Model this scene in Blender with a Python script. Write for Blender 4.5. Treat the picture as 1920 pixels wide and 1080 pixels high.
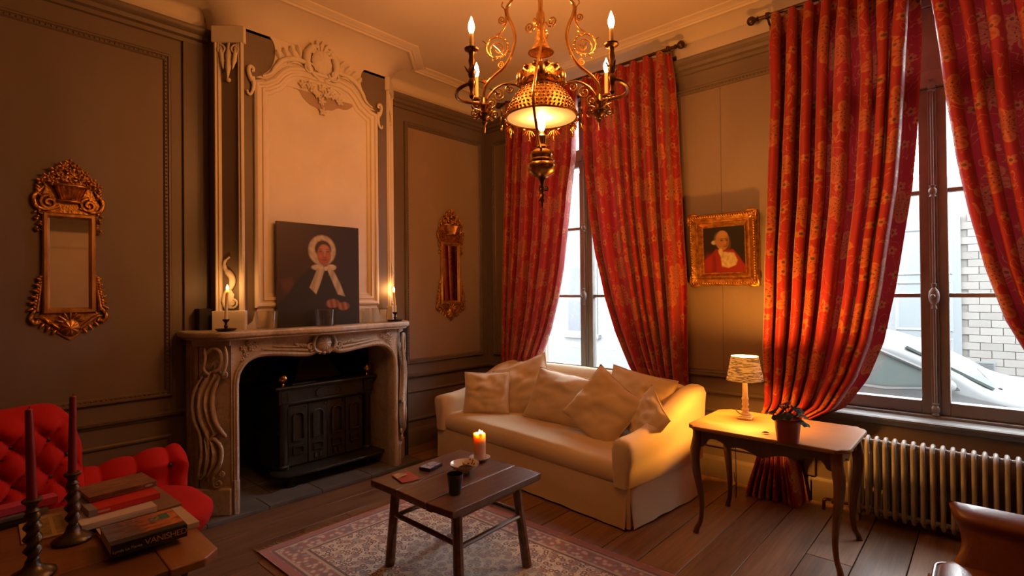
import bpy, math, random
from mathutils import Vector, Matrix, noise as mnoise
PI = math.pi
random.seed(7)
S = bpy.context.scene
C = S.collection
for o in list(bpy.data.objects): bpy.data.objects.remove(o)

# ---------------------------------------------------------------- camera
YAW, PITCH, ROLL, FPX = math.radians(47.886), math.radians(.3996), math.radians(-.5575), 993.08
_f = Vector((math.sin(YAW)*math.cos(PITCH), math.cos(YAW)*math.cos(PITCH), math.sin(PITCH)))
_r = Vector((math.cos(YAW), -math.sin(YAW), 0)); _u = _r.cross(_f)
_r2 = _r*math.cos(ROLL)+_u*math.sin(ROLL); _u2 = -_r*math.sin(ROLL)+_u*math.cos(ROLL)
cd = bpy.data.cameras.new('camera'); cam = bpy.data.objects.new('camera', cd); C.objects.link(cam)
cam.matrix_world = Matrix(((_r2.x,_u2.x,-_f.x,0),(_r2.y,_u2.y,-_f.y,0),(_r2.z,_u2.z,-_f.z,1.5),(0,0,0,1)))
cd.sensor_width = 36; cd.lens = FPX*36/1920; cd.clip_start = .05; cd.clip_end = 200
S.camera = cam
# ---------------------------------------------------------------- sky (overcast), exposure, render quality
SKY = 27
BULB, FLAME, LAMP, SHADEB = 1040, 380, 4300, 260
W = bpy.data.worlds.new('overcast_sky'); S.world = W; W.use_nodes = True
bg = W.node_tree.nodes['Background']; bg.inputs[0].default_value = (.94,.96,1,1); bg.inputs[1].default_value = SKY
S.view_settings.view_transform = 'Standard'; S.view_settings.look = 'None'
S.view_settings.exposure = 0; S.view_settings.gamma = 1; S.view_settings.use_curve_mapping = False
cy = S.cycles
cy.use_denoising = True; cy.max_bounces = 7; cy.diffuse_bounces = 4; cy.glossy_bounces = 4; cy.transmission_bounces = 6
cy.transparent_max_bounces = 12; cy.sample_clamp_indirect = 4; cy.adaptive_threshold = .03; cy.caustics_reflective = False; cy.caustics_refractive = False
try: cy.denoiser = 'OPENIMAGEDENOISE'
except Exception: pass

# ---------------------------------------------------------------- mesh helpers
class MB:
    def __init__(s): s.v = []; s.f = []; s.uv = None
    def add(s, vs, fs):
        b = len(s.v); s.v += [tuple(v) for v in vs]; s.f += [tuple(i+b for i in f) for f in fs]; return s
    def box(s, x0, x1, y0, y1, z0, z1):
        v = [(x,y,z) for z in (z0,z1) for y in (y0,y1) for x in (x0,x1)]
        return s.add(v, [(0,2,3,1),(4,5,7,6),(0,1,5,4),(2,6,7,3),(0,4,6,2),(1,3,7,5)])
    def cbox(s, c, d): return s.box(c[0]-d[0]/2,c[0]+d[0]/2,c[1]-d[1]/2,c[1]+d[1]/2,c[2]-d[2]/2,c[2]+d[2]/2)
    def hull(s, lo, hi):       # two rings of equal length joined + capped
        n = len(lo)
        return s.add(list(lo)+list(hi), [(i,(i+1)%n,n+(i+1)%n,n+i) for i in range(n)]+[tuple(reversed(range(n))), tuple(range(n,2*n))])
    def prism(s, poly, a, b, P):
        return s.hull([P(u,v,a) for u,v in poly], [P(u,v,b) for u,v in poly])
    def rings(s, R, close_u=True, cap=False, close_v=False):
        n = len(R[0]); m = len(R); fs = []
        for j in range(m if close_v else m-1):
            for i in range(n if close_u else n-1):
                a = j*n+i; b = j*n+(i+1)%n; j2 = (j+1)%m
                fs.append((a, b, j2*n+(i+1)%n, j2*n+i))
        if cap: fs += [tuple(reversed(range(n))), tuple(range((m-1)*n, m*n))]
        return s.add([p for r in R for p in r], fs)
    def lathe(s, prof, seg=20, c=(0,0,0), ang=2*PI, sx=1, sy=1):
        R = [[(c[0]+r*math.cos(2*PI*i/seg)*sx, c[1]+r*math.sin(2*PI*i/seg)*sy, c[2]+z) for i in range(seg)] for r,z in prof]
        return s.rings(R, True, prof[0][0] > 0 or prof[-1][0] > 0)
    def sphere(s, c, r, seg=10, n=7, sc=(1,1,1)):
        R = []
        for j in range(n+1):
            t = PI*j/n; rr = max(math.sin(t), 1e-3)
            R.append([(c[0]+sc[0]*r*rr*math.cos(2*PI*i/seg), c[1]+sc[1]*r*rr*math.sin(2*PI*i/seg), c[2]-sc[2]*r*math.cos(t)) for i in range(seg)])
        return s.rings(R, True)
    def tube(s, pts, rad, seg=8, closed=False, flat=1.0, up=None):
        pts = [Vector(p) for p in pts]; n = len(pts)
        rr = rad if isinstance(rad, (list,tuple)) else [rad]*n
        if len(rr) != n: rr = [rr[min(int(i*len(rr)/n), len(rr)-1)] for i in range(n)]
        T = []
        for i in range(n):
            a = pts[i-1] if (i > 0 or closed) else pts[i]; b = pts[(i+1)%n] if (i < n-1 or closed) else pts[i]
            d = b-a; T.append(d.normalized() if d.length > 1e-9 else Vector((0,0,1)))
        x = Vector(up) if up else (Vector((0,0,1)) if abs(T[0].z) < .9 else Vector((1,0,0)))
        R = []
        for i in range(n):
            t = T[i]; x = (x - t*x.dot(t)); x = x.normalized() if x.length > 1e-6 else t.orthogonal().normalized(); y = t.cross(x)
            R.append([tuple(pts[i]+x*(rr[i]*flat*math.cos(2*PI*k/seg))+y*(rr[i]*math.sin(2*PI*k/seg))) for k in range(seg)])
        return s.rings(R, True, not closed, closed)
    def grid(s, fn, nu, nv, uvfn=None):
        base = len(s.v); V = []; UV = []
        for j in range(nv+1):
            for i in range(nu+1):
                u, v = i/nu, j/nv; V.append(fn(u,v)); UV.append(uvfn(u,v) if uvfn else (u,v))
        F = [(j*(nu+1)+i, j*(nu+1)+i+1, (j+1)*(nu+1)+i+1, (j+1)*(nu+1)+i) for j in range(nv) for i in range(nu)]
        s.add(V, F)
        if s.uv is None: s.uv = {}
        for k,q in enumerate(UV): s.uv[base+k] = q
        return s
    def xf(s, M, start=0):
        for i in range(start, len(s.v)): s.v[i] = tuple(M @ Vector(s.v[i]))
        return s
def me(mb, name, mat, smooth=None):
    m = bpy.data.meshes.new(name); m.from_pydata(mb.v, [], mb.f); m.update()
    if mb.uv:
        L = m.uv_layers.new(name='UVMap'); idx = [0]*len(m.loops); m.loops.foreach_get('vertex_index', idx)
        L.data.foreach_set('uv', [c for i in idx for c in mb.uv.get(i, (0,0))])
    if smooth is not None:
        m.polygons.foreach_set('use_smooth', [True]*len(m.polygons))
        if smooth < 179: m.set_sharp_from_angle(angle=math.radians(smooth))
    if mat: m.materials.append(mat)
    return m
def fixn(m):
    import bmesh
    b = bmesh.new(); b.from_mesh(m); bmesh.ops.recalc_face_normals(b, faces=b.faces); b.to_mesh(m); b.free()
def obj(name, mb, mat, parent=None, smooth=40, bevel=0, seg=2, sub=0, world=False, recalc=True, label=None):
    m = mb if isinstance(mb, bpy.types.Mesh) else me(mb, name, mat, None)
    if not isinstance(mb, bpy.types.Mesh):
        if recalc: fixn(m)
        if smooth is not None:
            m.polygons.foreach_set('use_smooth', [True]*len(m.polygons))
            if smooth < 179: m.set_sharp_from_angle(angle=math.radians(smooth))
    o = bpy.data.objects.new(name, m); C.objects.link(o)
    if parent is not None:
        o.parent = parent
        if world: o.matrix_parent_inverse = parent.matrix_basis.inverted()
    if bevel:
        b = o.modifiers.new('bevel','BEVEL'); b.width = bevel; b.segments = seg; b.limit_method = 'ANGLE'; b.angle_limit = math.radians(35); b.harden_normals = False
    if sub:
        q = o.modifiers.new('sub','SUBSURF'); q.levels = sub; q.render_levels = sub
    if label: o['label'] = label
    return o
def tag(o, label, cat, group=None, kind=None):
    o['label'] = label; o['category'] = cat
    if group: o['group'] = group
    if kind: o['kind'] = kind
    return o
def thing(name, label, cat, loc=(0,0,0), rotz=0, group=None):
    o = bpy.data.objects.new(name, None); C.objects.link(o); o.empty_display_size = .1
    o.location = loc; o.rotation_euler = (0,0,rotz); return tag(o, label, cat, group)
def copy_tree(o, parent=None):
    c = o.copy(); C.objects.link(c)
    if parent: c.parent = parent
    for ch in list(o.children): copy_tree(ch, c)
    return c
def struct(name, label, cat, mb, mat, **k):
    o = obj(name, mb, mat, **k); return tag(o, label, cat, kind='structure')
def off(path, a, closed=True):
    """offset a 2-D polyline to its left by a, mitred"""
    n = len(path); out = []
    for i in range(n):
        p = Vector(path[i])
        d1 = (p-Vector(path[i-1])) if (i > 0 or closed) else None
        d2 = (Vector(path[(i+1)%n])-p) if (i < n-1 or closed) else None
        if d1 is None: d1 = d2
        if d2 is None: d2 = d1
        d1 = d1.normalized(); d2 = d2.normalized()
        n1 = Vector((-d1.y,d1.x)); n2 = Vector((-d2.y,d2.x)); m = n1+n2
        m = m.normalized() if m.length > 1e-6 else n1
        k = max(m.dot(n1), .35); q = p+m*(a/k); out.append((q.x,q.y))
    return out
def mould(mb, path, prof, P, closed=True):
    R = [[P(u,v,h) for u,v in off(path, a, closed)] for a,h in prof]
    return mb.rings(R, closed)
def spiral(c, r0, r1, a0, turns, n=18):
    return [(c[0]+(r0+(r1-r0)*i/n)*math.cos(a0+2*PI*turns*i/n), c[1]+(r0+(r1-r0)*i/n)*math.sin(a0+2*PI*turns*i/n)) for i in range(n+1)]
def bez(p0,p1,p2,p3,n=12):
    p0,p1,p2,p3 = map(Vector,(p0,p1,p2,p3)); out = []
    for i in range(n+1):
        t = i/n; q = 1-t; out.append(tuple(p0*q**3+p1*3*q*q*t+p2*3*q*t*t+p3*t**3))
    return out
def crom(pts, n=6, closed=False):
    """Catmull-Rom through points"""
    P = [Vector(p) for p in pts]; m = len(P); out = []
    for i in range(m if closed else m-1):
        a = P[(i-1)%m] if (closed or i > 0) else P[i]; b = P[i]; c = P[(i+1)%m]; d = P[(i+2)%m] if (closed or i < m-2) else c
        for k in range(n):
            t = k/n; out.append(tuple(.5*((2*b)+(c-a)*t+(2*a-5*b+4*c-d)*t*t+(3*b-a-3*c+d)*t**3)))
    if not closed: out.append(tuple(P[-1]))
    return out
def interp(tab, x):
    if x <= tab[0][0]: return tab[0][1]
    for (a,p),(b,q) in zip(tab, tab[1:]):
        if x <= b:
            t = (x-a)/(b-a); return p+(q-p)*t
    return tab[-1][1]
def sm(a,b,x):
    t = min(max((x-a)/(b-a),0),1); return t*t*(3-2*t)
def leaf(mb, O, X, Y, Z, L, w, curl=.4, lobes=3, depth=.3, n=9):
    """acanthus-like lobed leaf: O root, X along, Y across, Z out"""
    O,X,Y,Z = map(Vector,(O,X,Y,Z))
    def fn(u,v):
        t = v; s_ = (u-.5)*2
        ww = w*(math.sin(PI*min(t*.92+.08,1))**.7)*(1-.28*abs(math.sin(lobes*PI*t)) if abs(s_) > .6 else 1)
        zz = depth*w*(1-s_*s_)*(math.sin(PI*t*.9+.15))+curl*L*t*t*.5
        return tuple(O+X*(L*(t-.15*curl*t*t))+Y*(ww*s_)+Z*zz)
    return mb.grid(fn, 6, n)
# wall coordinates: u along, v up, n out of the wall into the room
YW, XW = 4.22, 4.25
def PL(u,v,n): return (u, YW-n, v)
def PR(u,v,n): return (XW-n, u, v)
YB = 3.93
def PB(u,v,n): return (u, YB-n, v)
def XYZ(u,v,n): return (u,v,n)
def rect(u0,u1,v0,v1): return [(u0,v0),(u1,v0),(u1,v1),(u0,v1)]

# ---------------------------------------------------------------- materials
class NT:
    def __init__(s, name):
        s.m = bpy.data.materials.new(name); s.m.use_nodes = True; s.t = s.m.node_tree; s.b = s.t.nodes['Principled BSDF']; s.out = s.t.nodes['Material Output']
    def n(s, typ, ins=None, **at):
        q = s.t.nodes.new('ShaderNode'+typ)
        for k,v in at.items(): setattr(q,k,v)
        for k,v in (ins or {}).items(): s.put(q.inputs[k], v)
        return q
    def put(s, sock, v):
        if isinstance(v, bpy.types.NodeSocket): s.t.links.new(v, sock)
        elif hasattr(v,'outputs'): s.t.links.new(v.outputs[0], sock)
        elif isinstance(v,(tuple,list)) and len(v) == 3 and sock.type == 'RGBA': sock.default_value = (*v,1)
        else: sock.default_value = v
    def set(s, **k):
        for a,v in k.items(): s.put(s.b.inputs[a.replace('_',' ')], v)
    def math(s, op, a, b=0, c=0, clamp=False):
        q = s.n('Math', {0:a,1:b,2:c}, operation=op); q.use_clamp = clamp; return q.outputs[0]
    def mix(s, f, a, b):
        q = s.n('Mix', data_type='RGBA'); s.put(q.inputs[0],f); s.put(q.inputs[6],a); s.put(q.inputs[7],b); return q.outputs[2]
    def ramp(s, f, pts):
        q = s.n('ValToRGB', {0:f}); e = q.color_ramp.elements
        while len(e) < len(pts): e.new(.5)
        for k,(p,c) in enumerate(pts): e[k].position = p; e[k].color = (*c,1) if len(c) == 3 else c
        return q.outputs[0]
    def coord(s, stretch=(1,1,1), rnd=True):
        tc = s.n('TexCoord'); v = tc.outputs['Object']
        if rnd:
            oi = s.n('ObjectInfo'); o = s.n('VectorMath', {0:oi.outputs['Random'],1:(37.,51.,23.)}, operation='MULTIPLY')
            v = s.n('VectorMath', {0:v,1:o.outputs[0]}, operation='ADD').outputs[0]
        return s.n('Mapping', {'Vector':v,'Scale':stretch}).outputs[0]
    def bump(s, h, strength=.3, dist=.01):
        return s.n('Bump', {'Height':h,'Strength':strength,'Distance':dist}).outputs[0]
def mat(name, col, rough=.5, metal=0, col2=None, scale=6, detail=5, stretch=(1,1,1), bump=0, bscale=None, bdist=.004, sheen=0, coat=0, spec=.5, rvar=0):
    t = NT(name); v = t.coord(stretch)
    nz = t.n('TexNoise', {'Vector':v,'Scale':scale,'Detail':detail,'Roughness':.6})
    if col2: t.set(Base_Color=t.mix(t.ramp(nz.outputs[0], [(.35,(0,0,0)),(.65,(1,1,1))]), col, col2))
    else: t.set(Base_Color=col)
    t.set(Metallic=metal, Roughness=rough); t.b.inputs['Specular IOR Level'].default_value = spec
    if rvar: t.set(Roughness=t.math('ADD', rough-rvar/2, t.math('MULTIPLY', nz.outputs[0], rvar)))
    if sheen: t.set(Sheen_Weight=sheen, Sheen_Roughness=.5)
    if coat: t.set(Coat_Weight=coat, Coat_Roughness=.15)
    if bump:
        b2 = t.n('TexNoise', {'Vector':v,'Scale':bscale or scale*4,'Detail':6}); t.set(Normal=t.bump(b2.outputs[0], bump, bdist))
    return t.m
def wood(name, c1, c2, axis=0, rough=.4, scale=1, coat=0, bump=.15):
    t = NT(name); st = [14*scale]*3; st[axis] = .9*scale; v = t.coord(tuple(st))
    n1 = t.n('TexNoise', {'Vector':v,'Scale':1.6,'Detail':6,'Roughness':.62,'Distortion':.7})
    st2 = [60*scale]*3; st2[axis] = 2*scale; n2 = t.n('TexNoise', {'Vector':t.coord(tuple(st2)),'Scale':2,'Detail':3})
    oi = t.n('ObjectInfo')
    f = t.math('ADD', t.math('MULTIPLY', n1.outputs[0], .75), t.math('MULTIPLY', n2.outputs[0], .25))
    c = t.ramp(f, [(.3,c1),(.68,c2)])
    val = t.math('ADD', .72, t.math('MULTIPLY', oi.outputs['Random'], .5))
    hsv = t.n('HueSaturation', {'Color':c,'Value':val})
    t.set(Base_Color=hsv, Roughness=t.math('ADD', rough-.1, t.math('MULTIPLY', n1.outputs[0], .25)), Normal=t.bump(f, bump, .003))
    if coat: t.set(Coat_Weight=coat, Coat_Roughness=.2)
    return t.m
def emis(name, col, st):
    t = NT(name); e = t.n('Emission', {0:(*col,1),1:st}); t.t.links.new(e.outputs[0], t.out.inputs[0]); return t.m
def glassmat(name, tint=(1,1,1), refl=.09, rough=.02):
    """thin sheet of clear glass: lets light through, mirrors a little at a slant"""
    t = NT(name); tr = t.n('BsdfTransparent', {0:(*tint,1)}); g = t.n('BsdfGlossy', {0:(1,1,1,1),'Roughness':rough})
    fr = t.n('LayerWeight', {0:.25}); f = t.math('ADD', refl*.4, t.math('MULTIPLY', fr.outputs['Fresnel'], refl*4), clamp=True)
    mx = t.n('MixShader', {0:f,1:tr,2:g}); t.t.links.new(mx.outputs[0], t.out.inputs[0]); return t.m
M = {}
M['taupe'] = mat('taupe_paint', (.160,.116,.085), .55, col2=(.186,.137,.101), scale=2.2, stretch=(1,1,.35), bump=.06, bscale=30)
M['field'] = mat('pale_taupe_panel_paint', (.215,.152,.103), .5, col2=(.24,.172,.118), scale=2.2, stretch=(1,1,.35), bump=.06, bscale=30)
M['field_lit'] = mat('lit_taupe_panel_paint', (.30,.215,.155), .5, col2=(.335,.245,.175), scale=2.2, stretch=(1,1,.35), bump=.06, bscale=30)  # panel paint lightened to stand in for light on the panel beside the breast
M['taupe_trim'] = mat('taupe_trim_paint', (.142,.104,.077), .48, col2=(.163,.120,.089), scale=5, bump=.05)
M['white'] = mat('old_white_paint', (.70,.60,.49), .6, col2=(.76,.66,.55), scale=3, bump=.05, bscale=40)
M['plaster'] = mat('ceiling_plaster', (.70,.59,.47), .75, col2=(.75,.64,.52), scale=1.2, bump=.04, bscale=12)
M['winframe'] = mat('window_frame_paint', (.185,.175,.165), .4, col2=(.215,.205,.19), scale=8, bump=.05)
M['iron'] = mat('black_cast_iron', (.020,.019,.019), .42, .3, col2=(.035,.032,.03), scale=12, bump=.12, bscale=90)
M['soot'] = mat('sooty_brick', (.030,.022,.018), .9, col2=(.06,.042,.032), scale=9, bump=.4, bscale=40)
M['mortar'] = mat('sooty_mortar', (.018,.014,.012), .95, col2=(.03,.024,.02), scale=9)
M['slate'] = mat('hearth_slate', (.085,.075,.068), .6, col2=(.13,.115,.10), scale=5, bump=.15)
M['gilt'] = mat('gilded_wood', (.70,.36,.085), .36, .85, col2=(.30,.12,.03), scale=26, detail=6, bump=.5, bscale=60, bdist=.006)
M['giltsmooth'] = mat('worn_gilt_bar', (.66,.36,.11), .38, .7, col2=(.36,.16,.05), scale=10, stretch=(3,3,.6), bump=.12)
M['brass'] = mat('aged_brass', (.72,.42,.14), .26, 1, col2=(.45,.22,.07), scale=14, bump=.15, bscale=50)
M['darkbrass'] = mat('tarnished_brass', (.36,.19,.07), .33, 1, col2=(.18,.09,.035), scale=14, bump=.2, bscale=50)
M['pierced'] = mat('pierced_brass_shade', (.80,.45,.13), .32, .9, col2=(.40,.19,.05), scale=60, detail=2, bump=.8, bscale=110, bdist=.006)
M['wax'] = None
M['linen'] = None
M['bone'] = mat('cream_turned_wood', (.72,.62,.44), .5, col2=(.78,.69,.52), scale=20, bump=.1)
M['redpot'] = mat('glazed_red_pot', (.30,.022,.018), .35, coat=.3)
M['darkmetal'] = mat('dark_bronze', (.05,.03,.022), .4, .7)
M['winered'] = mat('wine_red_wax', (.24,.012,.022), .45)
M['mirror'] = mat('mirror_silvering', (.80,.77,.72), .03, 1)
M['button'] = mat('dark_button', (.02,.008,.006), .5)
M['cord'] = mat('brown_cord', (.03,.02,.015), .6)
M['pane'] = glassmat('window_glass', (.97,.99,.99), .10)
M['tumbler'] = glassmat('clear_tumbler_glass', (.95,.95,.93), .085, .03)
def marble():
    t = NT('veined_marble'); v = t.coord(rnd=False)
    n1 = t.n('TexNoise', {'Vector':v,'Scale':3.2,'Detail':8,'Roughness':.65,'Distortion':1.2})
    n2 = t.n('TexNoise', {'Vector':v,'Scale':9,'Detail':7,'Distortion':2.2})
    c = t.ramp(n1.outputs[0], [(.3,(.36,.29,.23)),(.5,(.52,.45,.38)),(.7,(.60,.53,.46))])
    vein = t.ramp(t.math('ABSOLUTE', t.math('SUBTRACT', n2.outputs[0], .5)), [(0,(1,1,1)),(.045,(0,0,0))])
    t.set(Base_Color=t.mix(t.math('MULTIPLY', vein, .45), c, (.24,.19,.16)), Roughness=.34, Normal=t.bump(n1.outputs[0], .06, .004)); return t.m
M['marble'] = marble()
def fabric(name, c1, c2, wr=.25, rough=.9, sheen=.4):
    t = NT(name); v = t.coord()
    n1 = t.n('TexNoise', {'Vector':v,'Scale':3,'Detail':3,'Distortion':.4}); n2 = t.n('TexNoise', {'Vector':v,'Scale':260,'Detail':2})
    c = t.mix(n1.outputs[0], c1, c2); h = t.math('ADD', t.math('MULTIPLY', n1.outputs[0], 1), t.math('MULTIPLY', n2.outputs[0], .05))
    t.set(Base_Color=c, Roughness=rough, Normal=t.bump(h, wr, .03), Sheen_Weight=sheen); t.b.inputs['Specular IOR Level'].default_value = .2; return t.m
M['linen'] = fabric('cream_linen', (.70,.56,.36), (.75,.61,.41), .25)
M['cushion'] = fabric('cushion_linen', (.64,.50,.33), (.72,.58,.40), .45)
M['velvet'] = fabric('red_velvet', (.34,.006,.004), (.50,.010,.006), .15, .9, .0)
def leather():
    t = NT('worn_brown_leather'); v = t.coord()
    n1 = t.n('TexNoise', {'Vector':v,'Scale':5,'Detail':6}); vo = t.n('TexVoronoi', {'Vector':v,'Scale':70}, feature='DISTANCE_TO_EDGE')
    t.set(Base_Color=t.ramp(n1.outputs[0], [(.35,(.10,.028,.014)),(.7,(.20,.062,.028))]), Roughness=.33, Normal=t.bump(vo.outputs[0], .15, .003), Coat_Weight=.25); return t.m
M['leather'] = leather()
def waxm():
    t = NT('candle_wax'); t.set(Base_Color=(.86,.68,.42), Roughness=.5, Subsurface_Weight=.9, Subsurface_Radius=(.05,.022,.008), Subsurface_Scale=1.0); return t.m
M['wax'] = waxm()
M['sleeve'] = mat('ivory_candle_sleeve', (.62,.42,.18), .5)
M['flame'] = emis('bulb_glow', (1,.37,.095), BULB)
M['cflame'] = emis('candle_flame_glow', (1,.46,.13), FLAME)
M['lampbulb'] = emis('table_lamp_bulb_glow', (1,.375,.05), LAMP)
M['shadebulb'] = emis('shade_bulb_glow', (1,.37,.095), SHADEB)
M['oak'] = wood('oak_floorboard', (.095,.045,.022), (.27,.145,.074), 0, .45, 1, 0, .2)
M['walnut'] = wood('dark_coffee_table_wood', (.060,.030,.018), (.20,.105,.058), 0, .34, 1.2, .1)
M['honey'] = wood('honey_cherry_wood', (.25,.125,.042), (.39,.21,.08), 1, .6, .8, .0)
M['honeyx'] = wood('side_table_leg_wood', (.09,.034,.014), (.17,.070,.028), 2, .33, 1, .2)
M['tablewood'] = wood('polished_table_wood', (.10,.036,.013), (.21,.085,.028), 0, .36, .7, .15)
M['darkwood'] = wood('dark_twisted_wood', (.020,.010,.007), (.055,.026,.015), 2, .3, 1, .3)
# ================================================================= the room
ZC = 3.62
X0, Y0 = -1.7, -2.3
def run(mb, prof, u0, u1, P): return mb.hull([P(u0,v,n) for n,v in prof], [P(u1,v,n) for n,v in prof])
# ---- floor: a dark subfloor carrying separate wide boards that run away from the windows
fl = struct('floor', 'old wide brown floorboards running across the whole room', 'floor', MB().box(X0,XW,Y0,YW+.5,-.10,-.024), M['mortar'])
PW = .2265
k = 0; plank_mesh = {}
y = 1.0235-PW*15
while y < YW:
    y1 = min(y+PW, 3.79 if y < 3.79 else 9)
    if y >= 3.79-.05: break
    ends = [X0]; x = X0+random.uniform(.8,2.2)
    while x < XW-.5: ends.append(x); x += random.uniform(1.9,3.1)
    ends.append(XW)
    for a,b in zip(ends, ends[1:]):
        w = min(y1, 3.787)-y-.005
        if w < .03: continue
        p = obj('plank', MB().box(-(b-a)/2+.0015,(b-a)/2-.0015,-w/2,w/2,-.022,0), M['oak'], fl, None, bevel=.0018, seg=1)
        p.location = ((a+b)/2, y+.0025+w/2, random.uniform(-.0012,.0008))
    y += PW
for a,b in ((X0,1.22),(2.98,XW)):      # boards beside the hearth
    p = obj('plank', MB().box(-(b-a)/2,(b-a)/2,-.10,.10,-.022,0), M['oak'], fl, None, bevel=.0018, seg=1); p.location = ((a+b)/2, 3.893, 0)
    p = obj('plank', MB().box(-(b-a)/2,(b-a)/2,-.11,.11,-.022,0), M['oak'], fl, None, bevel=.0018, seg=1); p.location = ((a+b)/2, 4.108, 0)
# ---- hearth of separate slate slabs
he = struct('trim_1', 'dark slate hearth slabs under the fireplace', 'hearth', MB().box(1.22,2.98,3.79,4.86,-.10,-.022), M['mortar'])
for i,(a,b) in enumerate(((1.225,1.62),(1.625,2.02),(2.025,2.45),(2.455,2.975))):
    obj('slab', MB().box(a,b,3.792,4.03,-.022,.004+.001*i%2), M['slate'], he, None, bevel=.003)
for i in range(4):
    for j in range(3):
        obj('slab', MB().box(1.40+i*.34+.002,1.40+(i+1)*.34-.002,4.034+j*.27,4.034+(j+1)*.27-.004,-.022,.002), M['slate'], he, None, bevel=.003)
# ---- fireplace wall
wl = struct('wall_left', 'dark taupe panelled wall holding the fireplace', 'wall', MB().box(X0-.2,1.42,YW,YW+.2,-.1,ZC+.1).box(2.74,XW+.4,YW,YW+.2,-.1,ZC+.1).box(1.42,2.74,YW,YW+.2,1.2,ZC+.1), M['taupe'], smooth=None)
CORN = [(0,3.285),(.018,3.29),(.022,3.315),(.045,3.325),(.052,3.35),(.072,3.362),(.085,3.385),(.085,3.40),(0,3.40)]
RAIL = [(0,.655),(.012,.655),(.018,.668),(.036,.678),(.040,.695),(.030,.702),(0,.706)]
BASE = [(0,0),(.028,0),(.028,.135),(.022,.150),(.014,.165),(0,.17)]
PANEL = [(0,0),(.002,.016),(.010,.026),(.020,.026),(.026,.016),(.040,.016),(.047,.008),(.052,0)]
LOWP = [(0,0),(.002,.010),(.012,.018),(.024,.014),(.032,0)]
def beads(mb, r, P, a=.033, h=.017, sp=.026):
    u0,u1,v0,v1 = r; u0 += a; u1 -= a; v0 += a; v1 -= a
    def bead(u,v):
        q = .0085; c = [P(u-q,v,h),P(u,v-q,h),P(u+q,v,h),P(u,v+q,h),P(u,v,h+.008)]
        mb.add(c, [(0,1,4),(1,2,4),(2,3,4),(3,0,4)])
    n = int((u1-u0)/sp)
    for i in range(n+1):
        for v in (v0,v1): bead(u0+(u1-u0)*i/n, v)
    n = int((v1-v0)/sp)
    for i in range(1,n):
        for u in (u0,u1): bead(u, v0+(v1-v0)*i/n)
def panelling(par, P, spans, uppers, lowers, light=()):
    for a,b in spans:
        obj('cornice', run(MB(), CORN, a, b, P), M['taupe_trim'], par, 30)
        obj('chair_rail', run(MB(), RAIL, a, b, P), M['taupe_trim'], par, 30)
        obj('baseboard', run(MB(), BASE, a, b, P), M['taupe_trim'], par, 30)
    for r in uppers:
        obj('panel_moulding', mould(MB(), rect(*r), PANEL, P), M['taupe_trim'], par, 30)
        m = MB(); beads(m, r, P); q = obj('bead_row', m, M['taupe_trim'], par, None); q['kind'] = 'stuff'
        obj('panel_field', MB().prism(rect(r[0]+.05,r[1]-.05,r[2]+.05,r[3]-.05), 0, .003, P), (M['field_lit'] if P is PL else M['field']) if r in light else M['taupe'], par, None)
    for r in lowers:
        obj('panel_moulding', mould(MB(), rect(*r), LOWP, P), M['taupe_trim'], par, 30)
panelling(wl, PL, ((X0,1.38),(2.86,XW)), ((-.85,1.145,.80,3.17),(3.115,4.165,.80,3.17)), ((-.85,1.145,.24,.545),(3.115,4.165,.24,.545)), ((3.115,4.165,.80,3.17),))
obj('stile', MB().prism(rect(1.215,1.378,.17,3.29), 0, .022, PL), M['taupe_trim'], wl, None, bevel=.003)
# ---- window wall
W1, W2, HW = 2.96, .27, .67
ZS, ZT = .66, 3.37
m = MB()
for a,b in ((Y0-.2,W2-HW),(W2+HW,W1-HW),(W1+HW,YW)): m.box(XW,XW+.36,a,b,-.1,ZC+.1)
for c in (W1,W2): m.box(XW,XW+.36,c-HW,c+HW,-.1,ZS-.03).box(XW,XW+.36,c-HW,c+HW,ZT,ZC+.1)
wr = struct('wall_right', 'dark taupe panelled wall with the two tall windows', 'wall', m, M['taupe'], smooth=None)
panelling(wr, PR, ((W2+HW+.02,W1-HW-.02),(W1+HW+.03,YW)), ((1.10,1.965,.80,3.17),(3.74,4.12,.80,3.17)), ((1.10,1.965,.24,.545),(3.74,4.12,.24,.545)), ((1.10,1.965,.80,3.17),(3.74,4.12,.80,3.17)))
for a,b in ((1.155,1.578),(1.582,1.912)): obj('panel_board', MB().prism(rect(a,b,.855,3.115), .003, .008, PR), M['field'], wr, None)
for c in (W1,W2):
    obj('baseboard', run(MB(), BASE, c-HW-.02, c+HW+.03, PR), M['taupe_trim'], wr, 30)
    for s in (-1,1):
        obj('architrave', MB().prism(rect(c+s*(HW+.035)-.035,c+s*(HW+.035)+.035,.17,ZT+.01), 0, .028, PR), M['taupe_trim'], wr, None, bevel=.006)
for i,c in enumerate((W1,W2)):
    SILL = [(-.10,ZS-.025),(-.10,ZS),(.050,ZS),(.062,ZS-.008),(.058,ZS-.022),(.042,ZS-.034),(.034,ZS-.052),(.014,ZS-.062),(0,ZS-.066),(0,ZS-.025)]
    struct('trim_%d'%(i+2), ['moulded window ledge behind the cream sofa','moulded window ledge above the radiator'][i], 'window sill', run(MB(), SILL, c-HW-.05, c+HW+.05, PR), M['winframe'], smooth=30)
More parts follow.
